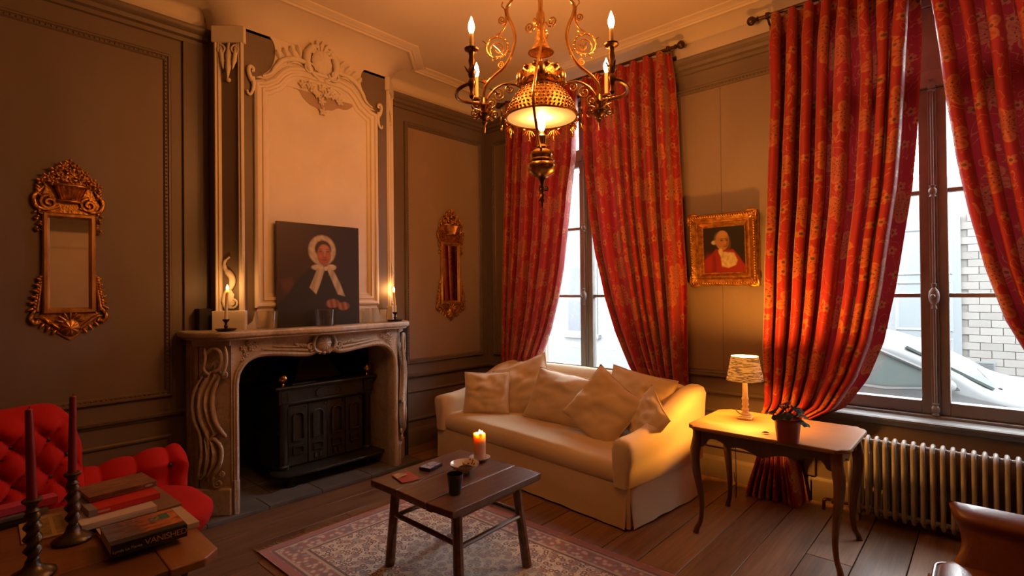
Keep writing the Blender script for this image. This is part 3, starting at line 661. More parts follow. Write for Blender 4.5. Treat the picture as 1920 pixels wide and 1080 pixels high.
for i in range(4):
    x0 = 1.912+i*.1675; x1 = x0+.163; xc = (x0+x1)/2
    d = obj('door', MB().prism(rect(x0,x1,.135,.612), -.02, .004+.004*(i%2), PS), I, sv, None, bevel=.004, world=True)
    ar = [(xc-.045,.33),(xc-.045,.52)]+[(xc-.045*math.cos(PI*k/8),.52+.035*math.sin(PI*k/8)) for k in range(1,8)]+[(xc+.045,.52),(xc+.045,.33)]
    obj('arched_frame', mould(MB(), list(reversed(ar)), [(-.004,.006),(-.004,.022),(.004,.024),(.010,.016),(.010,.006)], PS), I, d, 30, world=True)
    obj('small_frame', mould(MB(), rect(xc-.042,xc+.042,.225,.285), [(-.003,.006),(-.003,.020),(.005,.022),(.010,.014),(.010,.006)], PS), I, d, 30, world=True)
    if i in (1,2):
        for s in (-1,1): obj('slot', MB().prism(rect(xc+s*.022-.012,xc+s*.022+.012,.16,.20), 0, .018, PS), I, d, None, bevel=.004, world=True)
    obj('knob', MB().sphere((x1-.02,SY-.016,.59), .010, 8, 6), I, d, world=True)
obj('flue_hood', MB().hull([(2.05,4.30,.775),(2.48,4.30,.775),(2.48,4.58,.775),(2.05,4.58,.775)], [(2.17,4.40,1.02),(2.34,4.40,1.02),(2.34,4.56,1.02),(2.17,4.56,1.02)]).lathe([(.085,1.02),(.085,1.35)], 18, (2.255,4.48,0)), I, sv, 30, world=True)
obj('damper_plate', MB().box(1.95,2.15,4.12,4.20,.775,.785), I, sv, None, world=True)
# ---- painter's helper: a flat picture made of soft-edged shapes, stored per vertex
def painting(name, P, w, h, nx, ny, fn, parent, world=True):
    mm = MB().grid(lambda u,v: P(u*w, v*h, 0), nx, ny); m = me(mm, name, None, 180)
    ca = m.color_attributes.new('Col','FLOAT_COLOR','POINT'); cols = []
    for j in range(ny+1):
        for i in range(nx+1): cols += [*fn(i/nx, j/ny), 1]
    ca.data.foreach_set('color', cols); m.materials.append(M['oilpaint'])
    o = bpy.data.objects.new(name, m); C.objects.link(o); o.parent = parent
    if world: o.matrix_parent_inverse = parent.matrix_basis.inverted()
    return o
t_ = NT('oil_paint'); a_ = t_.n('Attribute', attribute_name='Col'); n_ = t_.n('TexNoise', {'Vector':t_.coord(),'Scale':90,'Detail':4})
t_.set(Base_Color=a_.outputs['Color'], Roughness=.42, Normal=t_.bump(n_.outputs[0], .12, .002)); M['oilpaint'] = t_.m
def mixc(a,b,f): return tuple(x+(y-x)*f for x,y in zip(a,b))
def ell(u,v,cu,cv,ru,rv,soft=.15):
    d = math.sqrt(((u-cu)/ru)**2+((v-cv)/rv)**2); return 1-sm(1-soft,1+soft,d)
def pin(u,v,poly,soft=.012):
    ins = False; dm = 9
    for (x1,y1),(x2,y2) in zip(poly, poly[1:]+poly[:1]):
        if (y1 > v) != (y2 > v) and u < (x2-x1)*(v-y1)/(y2-y1)+x1: ins = not ins
        L2 = (x2-x1)**2+(y2-y1)**2; q = max(0,min(1,((u-x1)*(x2-x1)+(v-y1)*(y2-y1))/max(L2,1e-9)))
        dm = min(dm, math.hypot(u-x1-q*(x2-x1), v-y1-q*(y2-y1)))
    return sm(-soft,soft,dm if ins else -dm)
def nz(u,v,s): return mnoise.noise(Vector((u*s,v*s,3.1)))
def lady(u,v):
    c = mixc((.040,.018,.008),(.016,.008,.005), sm(.1,.8,u)*.8+.2*sm(.5,0,v)); c = mixc(c,(.06,.026,.011), .35*ell(u,v,.2,.9,.4,.3,.9))
    c = mixc(c,(.10,.032,.014), .8*pin(u,v,[(.03,.45),(.16,.47),(.20,.40),(.14,.30),(.06,.36)],.03))
    c = mixc(c,(.010,.009,.010), pin(u,v,[(-.1,-.1),(-.1,.12),(.10,.30),(.24,.47),(.40,.575),(.66,.56),(.76,.42),(.88,.24),(1.0,.12),(1.1,-.1)],.02))
    f = .5+.5*nz(u,v,26)
    c = mixc(c, mixc((.30,.23,.14),(.62,.50,.33),f), ell(u,v,.525,.745,.168,.150,.08))
    c = mixc(c,(.045,.022,.013), ell(u,v,.535,.76,.100,.085,.1))
    c = mixc(c,(.33,.105,.045), ell(u,v,.545,.70,.086,.105,.08))
    c = mixc(c,(.52,.22,.11), .8*ell(u,v,.55,.765,.055,.035,.5)); c = mixc(c,(.46,.14,.07), .8*ell(u,v,.50,.69,.026,.025,.6)); c = mixc(c,(.46,.14,.07), .7*ell(u,v,.60,.69,.024,.025,.6))
    for e in (.507,.592):
        c = mixc(c,(.10,.035,.018), .9*ell(u,v,e,.737,.020,.007,.4)); c = mixc(c,(.14,.05,.025), .7*ell(u,v,e,.757,.028,.005,.5))
    c = mixc(c,(.54,.23,.12), .8*ell(u,v,.556,.708,.009,.03,.5)); c = mixc(c,(.15,.045,.022), .7*ell(u,v,.558,.676,.018,.006,.5)); c = mixc(c,(.24,.035,.022), .95*ell(u,v,.555,.650,.030,.006,.4))
    c = mixc(c, mixc((.42,.32,.20),(.66,.54,.36),f), ell(u,v,.47,.575,.075,.028,.3)); c = mixc(c, mixc((.42,.32,.20),(.66,.54,.36),f), ell(u,v,.635,.578,.062,.030,.2))
    c = mixc(c,(.60,.49,.33), ell(u,v,.565,.565,.025,.022,.2))
    rib = mixc((.36,.28,.18),(.52,.42,.28), .5+.5*math.sin(60*(u-.3*v)))
    c = mixc(c,rib, pin(u,v,[(.46,.565),(.555,.56),(.50,.42),(.445,.31),(.365,.375)],.006)); c = mixc(c,rib, pin(u,v,[(.58,.56),(.665,.545),(.745,.42),(.81,.285),(.715,.305),(.655,.42)],.006))
    c = mixc(c,(.12,.09,.06), .6*ell(u,v,.60,.50,.012,.008,.4))
    for hu,hv,ru,rv in ((.65,.215,.085,.045),(.79,.185,.075,.042)): c = mixc(c, mixc((.17,.05,.02),(.36,.13,.055), .5+.5*math.sin(90*u+20*v)), ell(u,v,hu,hv,ru,rv,.2))
    return c
pt = thing('portrait_painting', 'unframed oil portrait of an old woman in a white bonnet and dark dress', 'painting', (2.05,3.88,1.25))
obj('canvas', MB().box(-.338,.338,.0012,.022,0,.785), M['darkwood'], pt, None)
painting('painted_face', lambda u,v,n: (-.338+u, n, v), .676, .785, 150, 176, lady, pt, False)
pt.rotation_euler = (math.radians(-.4),0,math.radians(0)); pt.location = (2.060,3.868,1.252)
def gent(u,v):
    c = mixc((.018,.008,.004),(.010,.005,.003), sm(0,1,u))
    c = mixc(c,(.26,.016,.010), pin(u,v,[(-.05,-.05),(-.02,.26),(.20,.42),(.30,.52),(.42,.50),(.72,.50),(.86,.34),(1.02,.10),(1.05,-.05)],.02))
    c = mixc(c,(.12,.008,.006), .7*ell(u,v,.25,.15,.05,.25,.6)); c = mixc(c,(.34,.025,.014), .6*ell(u,v,.12,.22,.10,.18,.7))
    c = mixc(c,(.50,.42,.30), ell(u,v,.27,.665,.07,.045,.3)); c = mixc(c,(.20,.15,.10), .7*ell(u,v,.33,.73,.06,.12,.4))
    c = mixc(c,(.36,.17,.065), ell(u,v,.47,.70,.165,.215,.06)); c = mixc(c,(.50,.28,.12), .7*ell(u,v,.47,.83,.11,.07,.5)); c = mixc(c,(.15,.06,.025), .6*ell(u,v,.61,.62,.06,.14,.5))
    for e in (.455,.57): c = mixc(c,(.04,.016,.008), .95*ell(u,v,e,.70,.034,.014,.4)); c = mixc(c,(.12,.05,.02), .8*ell(u,v,e,.735,.05,.008,.4))
    c = mixc(c,(.50,.26,.13), .6*ell(u,v,.545,.655,.015,.045,.5)); c = mixc(c,(.18,.03,.02), .95*ell(u,v,.53,.570,.05,.012,.4)); c = mixc(c,(.17,.07,.03), .7*ell(u,v,.55,.61,.03,.008,.4))
    f = .5+.5*nz(u,v,16)
    c = mixc(c, mixc((.34,.24,.11),(.66,.55,.33),f), pin(u,v,[(.36,.50),(.42,.46),(.74,.42),(.82,.26),(.78,.16),(.60,.10),(.44,.14),(.42,.34)],.02)); c = mixc(c,(.55,.45,.28), ell(u,v,.42,.46,.05,.07,.3))
    return tuple(q*.72 for q in c)
pf = thing('framed_portrait', 'gilt framed portrait of a man in a red coat on the wall between the windows', 'painting', (XW,1.555,1.815))
def PP(u,v,n): return (XW-.012-n, 1.555-u, 1.815+v)
def PPT(u,v,n):     # frame hangs, leaning out a touch at the top
    q = PP(u,v,n); return (q[0]-.04*(v+.28)/.56, q[1], q[2])
obj('frame', mould(MB(), [(x,y) for x,y in rect(-.265,.265,-.285,.285)], [(0,-.01),(0,.030),(.010,.052),(.030,.062),(.050,.050),(.060,.034),(.070,.034),(.076,.040),(.086,.030),(.096,.014),(.104,.012),(.110,.004)], PPT), M['gilt'], pf, 30, world=True)
mm = MB()
for sx in (-1,1):
    for sy in (-1,1):
        for k in range(3):
            a = PI/4+(k-1)*.75; leaf(mm, PPT(sx*.262,sy*.282,.045), Vector((0,sx*math.cos(a),-sy*math.sin(a))), Vector((0,math.sin(a)*sx,math.cos(a)*sy)), Vector((-1,0,0)), .085, .022, .2, 3, .6, 7)
for i in range(26):
    for s in (-1,1):
        mm.sphere(PPT(-.235+.47*i/25, s*.262, .056), .011, 6, 4); mm.sphere(PPT(s*.243, -.25+.5*i/25, .056), .011, 6, 4)
obj('frame_ornament', mm, M['gilt'], pf, 60, world=True)
obj('backing', MB().hull([PPT(u,v,-.004) for u,v in rect(-.25,.25,-.27,.27)], [PPT(u,v,.004) for u,v in rect(-.18,.18,-.20,.20)]), M['darkwood'], pf, None, world=True)
painting('painted_canvas', lambda u,v,n: PPT(-.16+u,-.18+v,.008), .32, .36, 90, 100, gent, pf)
# ---- pair of gilt mirrors (drawn in wall coordinates around their glass centre)
def mirror(label, loc, scale, group):
    t = thing('wall_mirror', label, 'mirror', loc, 0, group)
    P = lambda u,v,n: (u*scale, -n, v*scale)
    G, T = M['gilt'], M['giltsmooth']
    obj('glass', MB().prism(rect(-.094,.094,-.272,.272), 0, .012, P), M['mirror'], t, None)
    fr = obj('frame', mould(MB(), rect(-.128,.128,-.308,.308), [(0,0),(0,.022),(.008,.034),(.022,.034),(.030,.020),(.036,.012)], P), T, t, 30)
    # crest: backing plate, basket, flowers, scrolls
    cr = obj('crest', MB().prism([(-.13,.30),(-.155,.36),(-.13,.41),(-.115,.45),(-.13,.50),(-.10,.545),(-.05,.60),(0,.635),(.05,.60),(.10,.545),(.13,.50),(.115,.45),(.13,.41),(.155,.36),(.13,.30)], 0, .012, P), G, t, None, bevel=.004)
    mm = MB()
    mm.grid(lambda u,v: P((.052+.036*v)*math.sin(PI*(u-.5)), .385+.085*v, .014+(.045*math.cos(PI*(u-.5))+.006*math.cos(11*2*PI*u))*(.75+.35*v)), 44, 5)
    mm.tube([P(.09*math.sin(a),.475,.016+.045*math.cos(a)) for a in [PI*(k/12-.5) for k in range(13)]], .009, 6)
    mm.tube([P(.058*math.sin(a),.38,.016+.03*math.cos(a)) for a in [PI*(k/12-.5) for k in range(13)]], .008, 6)
    obj('basket', mm, G, cr, 60)
    mm = MB(); rnd = random.Random(3)
    fl_ = [(0,.615),(-.035,.595),(.035,.59),(-.07,.56),(0,.565),(.07,.555),(-.105,.52),(-.04,.525),(.04,.52),(.105,.515),(-.13,.49),(-.08,.495),(.085,.49),(.135,.485),(0,.50)]
    for u,v in fl_:
        a0 = rnd.random()*6; d0 = .022+.02*rnd.random()
        for k in range(5):
            a = a0+2*PI*k/5; leaf(mm, P(u,v,d0), Vector((math.cos(a),0,math.sin(a))), Vector((-math.sin(a),0,math.cos(a))), Vector((0,-1,0)), .030*scale, .013*scale, .6, 1, .6, 4)
        mm.sphere(P(u,v,d0+.006), .008, 8, 5)
    obj('flowers', mm, G, cr, 60)
    for s in (-1,1):
        mm = MB()
        mm.tube([P(s*(.095+x_),.365+z_,.02) for x_,z_ in spiral((0,0),.045,.008,PI/2,1.5*s,20)], .011, 6)
        mm.tube([P(s*u,v,.018) for u,v in crom([(.05,.345),(.10,.325),(.15,.335),(.165,.39),(.14,.43),(.12,.46)],5)], [.008,.012,.014,.013,.010,.006], 6)
        for k in range(3): leaf(mm, P(s*.13,.40+.02*k,.012), Vector((s*.7,0,.7)), Vector((-.7*s,0,.7)), Vector((0,-1,0)), .045, .014, .4, 2, .7, 5)
        obj('scroll', mm, G, cr, 60)
    for s in (-1,1):
        mm = MB()
        for k in range(9):
            v = .33-.017*k; leaf(mm, P(s*(.135+.012*math.sin(k*2.1)),v,.010), Vector((s*.8,0,-.6 if k%2 else .3)), Vector((.5*s,0,.8)), Vector((0,-1,0)), .034-.0012*k, .012, .5, 1, .8, 4); mm.sphere(P(s*(.142+.012*math.cos(k*1.7)),v,.018), .009, 7, 5)
        obj('upper_garland', mm, G, t, 60)
        mm = MB()
        for k in range(11):
            v = -.085-.018*k; w = .124+.0028*k; leaf(mm, P(s*w,v,.010), Vector((s*.9,0,.3 if k%2 else -.4)), Vector((.4*s,0,.9)), Vector((0,-1,0)), .034+.002*k, .016, .5, 1, .8, 4); mm.sphere(P(s*(w+.012),v,.018), .011, 7, 5)
        mm.tube([P(s*u,v,.015) for u,v in crom([(.14,-.26),(.165,-.29),(.18,-.33),(.165,-.36),(.14,-.355),(.145,-.335)],5)], [.008,.012,.013,.012,.010,.006], 6)
        mm.tube([P(s*.128,-.07,.012),P(s*.140,-.18,.012),P(s*.152,-.29,.012)], [.006,.012,.014], 6)
        obj('lower_garland', mm, G, t, 60)
    ap = obj('apron', MB().prism([(-.13,-.30),(-.155,-.335),(-.12,-.375),(-.08,-.41),(-.045,-.44),(0,-.475),(.045,-.44),(.08,-.41),(.12,-.375),(.155,-.335),(.13,-.30)], 0, .012, P), G, t, None, bevel=.004)
    mm = MB(); mm.grid(lambda u,v: P(.055*math.cos(2*PI*u)*math.sin(PI*v/2), -.395+.055*math.sin(2*PI*u)*math.sin(PI*v/2), .012+.026*math.cos(PI*v/2)+.006*math.cos(18*PI*u)*v), 36, 4)
    for k in range(7):
        a = PI*(.1+.8*k/6); leaf(mm, P(.03*math.cos(a),-.37+.03*math.sin(a),.02), Vector((math.cos(a),0,math.sin(a))), Vector((-math.sin(a),0,math.cos(a))), Vector((0,-1,0)), .05, .012, .3, 1, .7, 5)
    for s in (-1,1):
        mm.tube([P(s*u,v,.018) for u,v in crom([(.05,-.40),(.09,-.365),(.13,-.33),(.16,-.325)],5)], [.012,.013,.011,.006], 6)
        for k in range(4): leaf(mm, P(s*(.06+.028*k),-.40+.02*k,.012), Vector((s*.6,0,-.8)), Vector((.8*s,0,.6)), Vector((0,-1,0)), .045, .013, .3, 2, .7, 5)
    obj('apron_shell', mm, G, ap, 60)
    return t
mirror('tall gilt mirror on the dark wall left of the fireplace', (.593,YW,1.70), 1.0, 'pair of gilt mirrors flanking the fireplace')
mirror('tall gilt mirror on the panel right of the fireplace near the corner', (3.695,YW,1.70), 1.06, 'pair of gilt mirrors flanking the fireplace')
# ---- things on the mantel shelf
def flame(par, c, r=.008, h=.034, m='cflame'):
    return obj('flame', MB().lathe([(.001,0),(r*.7,h*.12),(r,h*.3),(r*.8,h*.55),(r*.35,h*.82),(.0005,h)], 10, c), M[m], par)
def taper_candle(label, loc, h, lean=0):
    t = thing('candle_holder', label, 'candle holder', loc, 0, 'lit candle holders on the mantel')
    obj('saucer', MB().lathe([(.0,.004),(.02,.002),(.052,.002),(.066,.012),(.068,.016),(.064,.016),(.05,.007),(.012,.008),(.009,.02),(.014,.032),(.008,.044),(.009,.058),(.020,.070),(.022,.080),(.012,.080),(.0,.072)], 20), M['darkmetal'], t)
    cn = obj('candle', MB().tube([(0,0,.074),(lean*.3,0,.074+h*.5),(lean,0,.074+h)], [.011,.010,.009], 12), M['wax'], t)
    flame(t, (lean,0,.074+h+.006))
    return t
taper_candle('lit white candle in a dark holder at the left end of the mantel', (1.365,3.855,1.252), .20, .010)
taper_candle('lit white candle in a dark holder at the right end of the mantel', (2.745,3.86,1.252), .185, -.012)
def tumbler(label, loc, r0, r1, h):
    t = thing('glass_tumbler', label, 'glass', loc, 0, 'clear glass tumblers on the mantel')
    obj('bowl', MB().lathe([(0,.012),(r0-.006,.012),(r1-.003,h),(r1,h),(r0,.002),(r0-.004,0),(0,0)], 28), M['tumbler'], t, 50)
    obj('base_disc', MB().lathe([(0,.004),(r0-.007,.004),(r0-.007,.0115),(0,.0115)], 28), M['tumbler'], t, 50)
    obj('rim', MB().tube([((r1-.0015)*math.cos(2*PI*k/32),(r1-.0015)*math.sin(2*PI*k/32),h) for k in range(32)], .0022, 6, True), M['tumbler'], t)
tumbler('wide glass tumbler near the left candle on the mantel', (1.63,3.848,1.252), .070, .079, .125)
tumbler('wide glass tumbler in front of the old woman portrait', (2.05,3.784,1.252), .068, .078, .125)
tumbler('narrow glass tumbler right of the portrait canvas', (2.465,3.885,1.252), .032, .036, .118)
tumbler('glass tumbler nearest the right candle on the mantel', (2.575,3.84,1.252), .062, .070, .118)
cdm = MB().box(-.034,.034,-.0006,.0006,0,.105)
cdo = obj('white_card', cdm, mat('white_card', (.70,.66,.60), .6), None, None); cdo.location = (2.665,3.905,1.252); cdo.rotation_euler = (math.radians(-8),0,math.radians(-12))
tag(cdo, 'small white card propped beside the right mantel candle', 'card')
# ================================================================= curtains and rods
def curtain_mat():
    t = NT('red_floral_curtain'); uv = t.n('UVMap').outputs[0]
    wob = t.n('TexNoise', {'Vector':uv,'Scale':9,'Detail':2}); 
    def flower(scale, rad, petals, seed, rnd=.75):
        mp_ = t.n('Mapping', {'Vector':uv,'Location':(seed,seed*.7,0),'Scale':(scale,scale*.85,1)}).outputs[0]
        vo = t.n('TexVoronoi', {'Vector':mp_,'Scale':1,'Randomness':rnd}, voronoi_dimensions='2D')
        d = t.n('VectorMath', {0:mp_,1:vo.outputs['Position']}, operation='SUBTRACT').outputs[0]
        s = t.n('SeparateXYZ', {0:d}); r = t.n('VectorMath', {0:d}, operation='LENGTH').outputs['Value']
        col = t.n('SeparateColor', {0:vo.outputs['Color']})
        th = t.math('ADD', t.math('ARCTAN2', s.outputs[1], s.outputs[0]), t.math('MULTIPLY', col.outputs[0], 6.28))
        pet = t.math('ABSOLUTE', t.math('SINE', t.math('MULTIPLY', th, petals/2)))
        R_ = t.math('MULTIPLY', t.math('ADD', .45, t.math('MULTIPLY', t.math('POWER', pet, .6), .55)), rad)
        m = t.math('MULTIPLY', t.math('SUBTRACT', R_, r), 40, clamp=True)
        return m, r, th, R_
    m1,r1,th1,R1 = flower(3.6,.30,6,3.1,.65); m2,r2,th2,R2_ = flower(7.5,.20,5,7.7); 
    # stamen specks and petal veins in dark brown
    sp = t.math('MULTIPLY', t.math('GREATER_THAN', t.math('SINE', t.math('MULTIPLY', th1, 12)), .35), t.math('MULTIPLY', t.math('GREATER_THAN', t.math('SINE', t.math('MULTIPLY', r1, 95)), .45), t.math('LESS_THAN', r1, .19)))
    ctr = t.math('LESS_THAN', r2, .06)
    vn = t.n('TexNoise', {'Vector':t.n('Mapping', {'Vector':uv,'Scale':(1.3,.8,1)}).outputs[0],'Scale':5.5,'Detail':2,'Distortion':1.4})
    vine = t.math('LESS_THAN', t.math('ABSOLUTE', t.math('SUBTRACT', vn.outputs[0], .5)), .007)
    vn2 = t.n('TexNoise', {'Vector':uv,'Scale':13,'Detail':1,'Distortion':2.0}); leafm = t.math('GREATER_THAN', vn2.outputs[0], .71)
    edge1 = t.math('LESS_THAN', t.math('ABSOLUTE', t.math('SUBTRACT', R1, r1)), .022)
    pv = t.math('GREATER_THAN', t.math('SINE', t.math('MULTIPLY', th1, 18)), .1)
    f1 = t.math('MAXIMUM', t.math('MULTIPLY', m1, t.math('ADD', .38, t.math('MULTIPLY', pv, .42))), edge1)
    gold = t.math('MAXIMUM', t.math('MAXIMUM', f1, m2), t.math('MAXIMUM', vine, t.math('MULTIPLY', leafm, .8)))
    thr = t.n('TexNoise', {'Vector':t.n('Mapping', {'Vector':uv,'Scale':(60,400,1)}).outputs[0],'Scale':2,'Detail':2})
    gf = t.math('MULTIPLY', gold, t.math('ADD', .32, t.math('MULTIPLY', thr.outputs[0], .50)))
    gcol = t.mix(wob.outputs[0], (.62,.27,.055), (.44,.16,.035))
    base = t.mix(wob.outputs[0], (.29,.0055,.0065), (.37,.008,.008))
    c = t.mix(gf, base, gcol); c = t.mix(t.math('MULTIPLY', t.math('MAXIMUM', sp, ctr), .85), c, (.05,.014,.006))
    t.set(Base_Color=c, Roughness=t.math('SUBTRACT', .62, t.math('MULTIPLY', gold, .15)), Sheen_Weight=.25, Normal=t.bump(thr.outputs[0], .08, .002))
    tl = t.n('BsdfTranslucent', {0:t.mix(.5, c, (.30,.02,.03))}); mx = t.n('MixShader', {0:.07,1:t.b.outputs[0],2:tl.outputs[0]}); t.t.links.new(mx.outputs[0], t.out.inputs[0]); return t.m
M['curtain'] = curtain_mat()
M['rod'] = mat('bronze_curtain_rod', (.10,.055,.03), .4, .8)
XC = 4.10; ZR = 3.495
ring_m = me(MB().tube([(0,.020*math.cos(2*PI*k/16),.020*math.sin(2*PI*k/16)) for k in range(16)], .0035, 6, True), 'ring', M['rod'], 180)
def curtain(label, L, R, folds, seed, zb=.004, amp=.036, tie=None, xlow=0):
    rnd = random.Random(seed); ph = [rnd.uniform(-.35,.35) for _ in range(folds+2)]; am = [rnd.uniform(.7,1.25) for _ in range(folds+2)]
    zt = ZR-.030; nu, nv = folds*12, 90; cw = abs(interp(L,3.4)-interp(R,3.4))*1.9
    def fn(u,v):
        z = zt+(zb-zt)*v; a = interp(L,z); b = interp(R,z)
        w = abs(a-b); k = u*folds; i = int(min(k,folds-1e-6)); f = k-i
        amp_ = amp*(am[i]*(1-f)+am[i+1]*f)*(.55+.45*sm(zt,zt-.25,z))*(1+.5*(1-min(w/.8,1)))
        p = 2*PI*(k+(ph[i]*(1-f)+ph[i+1]*f)*sm(zt,zt-.6,z))
        x = XC-amp_*(math.sin(p)+.28*math.sin(2*p+1+seed))+.010*mnoise.noise(Vector((u*5,z*2.2,seed)))-xlow*sm(1.0,.66,z)
        if tie: x -= .0
        y = a+(b-a)*u+.30*amp_*math.sin(2*p)*(min(w/.8,1))+.010*mnoise.noise(Vector((u*3+9,z*1.6,seed)))
        z2 = z-(.05*math.sin(PI*u)*sm(.5,.9,1-abs(z-.75)/.6) if tie else 0)*0
        if v == 0: z2 = zt+.012*abs(math.cos(p/2))
        return (min(x,4.19), y, z2)
    t = thing('curtain', label, 'curtain', (XC,(interp(L,3.4)+interp(R,3.4))/2,0), 0, 'red floral curtains at the two windows')
    o = obj('cloth', MB().grid(fn, nu, nv, lambda u,v: (u*cw+seed*1.37, (1-v)*(zt-zb))), M['curtain'], t, 180, world=True, recalc=False)
    n = folds+1
    for i in range(n):
        u = i/(n-1); yy = interp(L,3.43)+(interp(R,3.43)-interp(L,3.43))*u
        r = bpy.data.objects.new('ring', ring_m); C.objects.link(r); r.parent = t; r.matrix_parent_inverse = t.matrix_basis.inverted(); r.location = (4.12,yy,ZR-.010)
        obj('hook', MB().tube([(4.12,yy,ZR-.030),(4.112,yy,ZR-.05)], .003, 5), M['rod'], t, world=True)
    return t
curtain('red floral curtain left of the sofa window, nearest the corner', [(0,3.86),(.70,3.84),(.83,3.853),(1.43,3.853),(2.33,3.81),(3.23,3.775),(3.5,3.765)],
        [(0,3.36),(.60,3.44),(.70,3.42),(.831,3.357),(1.114,3.218),(1.428,3.116),(1.736,3.048),(2.09,2.999),(2.49,2.944),(2.736,2.898),(2.934,2.883),(3.234,2.873),(3.5,2.87)], 6, 1, amp=.064)
curtain('red floral curtain between the sofa window and the small portrait', [(0,2.18),(.60,2.10),(.70,2.18),(.831,2.288),(1.147,2.442),(1.429,2.547),(1.817,2.644),(2.212,2.708),(2.561,2.744),(2.909,2.757),(3.312,2.788),(3.5,2.80)],
        [(0,1.83),(.828,1.842),(1.43,1.848),(2.124,1.876),(2.78,1.90),(3.451,1.924),(3.5,1.925)], 7, 2, amp=.064)
curtain('long red floral curtain behind the side table, gathered low and spilling to the floor', [(0,1.355),(.10,1.33),(.258,1.275),(.50,1.21),(.56,1.20),(.62,1.235),(.676,1.215),(1.081,1.228),(1.664,1.209),(2.436,1.178),(3.435,1.151),(3.5,1.15)],
        [(0,.975),(.15,1.0),(.308,1.03),(.50,1.04),(.56,1.0),(.607,.902),(.703,.743),(.911,.62),(1.159,.531),(1.50,.463),(1.867,.412),(2.13,.374),(2.456,.346),(2.848,.325),(3.272,.31),(3.5,.305)], 8, 3, amp=.070, tie=1)
curtain('red floral curtain at the far right edge, drawn over the radiator window', [(0,-.55),(.60,-.50),(.8,-.34),(1.0,-.20),(1.122,-.133),(1.312,-.048),(1.619,.039),(1.935,.106),(2.259,.163),(2.586,.196),(2.916,.224),(3.249,.251),(3.5,.26)],
        [(0,-.86),(.7,-.80),(1.5,-.74),(3.5,-.66)], 8, 4, amp=.070, xlow=.13)
def rod(label, y0, y1):
    t = thing('curtain_rod', label, 'curtain rod', (4.12,(y0+y1)/2,ZR))
    obj('pole', MB().tube([(4.12,y0,ZR),(4.12,y1,ZR)], .0125, 12), M['rod'], t, world=True)
    for y,s in ((y0,-1),(y1,1)):
        obj('finial', MB().lathe([(.012,0),(.020,.006),(.012,.014),(.016,.024),(.030,.040),(.033,.055),(.028,.072),(.010,.084),(.0,.086)], 16).xf(Matrix.Translation((4.12,y,ZR))@Matrix.Rotation(-s*PI/2,4,'X')), M['rod'], t, world=True)
        yb = y-s*.06
        obj('bracket', MB().tube([(4.12,yb,ZR-.012),(4.16,yb,ZR-.045),(4.25,yb,ZR-.05)], .008, 8).lathe([(.016,-.02),(.016,.02)],10,(4.12,yb,ZR)).box(4.235,4.252,yb-.02,yb+.02,ZR-.09,ZR-.01), M['rod'], t, world=True)
rod('dark curtain rod with ball ends above the sofa window', 1.90, 3.84); rod('dark curtain rod with ball ends above the radiator window', -.80, 1.245)

# ================================================================= chandelier
CHZ = 1.94
ch = thing('chandelier', 'ornate brass chandelier with four candle lights and a domed central lamp shade', 'chandelier', (2.184,1.752,CHZ), math.radians(-51.1))
def q3(pts): return [(x,y,z-CHZ) for x,y,z in pts]
Bz, Dz = M['brass'], M['darkbrass']
obj('ceiling_rose', MB().lathe([(.012,3.40),(.03,3.46),(.035,3.52),(.075,3.58),(.09,3.619)], 24, (0,0,-CHZ)), Bz, ch)
obj('stem', MB().lathe([(.010,3.40),(.010,3.22),(.026,3.20),(.030,3.17),(.014,3.14),(.012,2.99),(.022,2.97),(.024,2.93),(.014,2.90),(.013,2.88)], 16, (0,0,-CHZ)), Bz, ch)
# smoke bell and its ornaments
bell = obj('smoke_bell', MB().lathe([(.014,2.905),(.024,2.895),(.026,2.86),(.032,2.82),(.044,2.79),(.064,2.768),(.066,2.763),(.062,2.765),(.042,2.785),(.028,2.82),(.020,2.87)], 28, (0,0,-CHZ)), M['pierced'], ch)
obj('bell_rim', MB().tube(q3([(.066*math.cos(2*PI*k/28),.066*math.sin(2*PI*k/28),2.765) for k in range(28)]), .004, 6, True), Dz, bell)
for k in range(4):
    a = PI/4+k*PI/2+.35; ca,sa = math.cos(a),math.sin(a)
    obj('bell_scroll', MB().tube(q3([(ca*(.065+x_),sa*(.065+x_),2.895+.02*(k%2)+z_) for x_,z_ in spiral((0,0),.030,.004,PI,1.7,24)]), .0045, 6).tube(q3([(ca*.012,sa*.012,2.93),(ca*.025,sa*.025,2.915),(ca*.035,sa*.035,2.897+.02*(k%2))]), .0045, 6), Bz, bell)
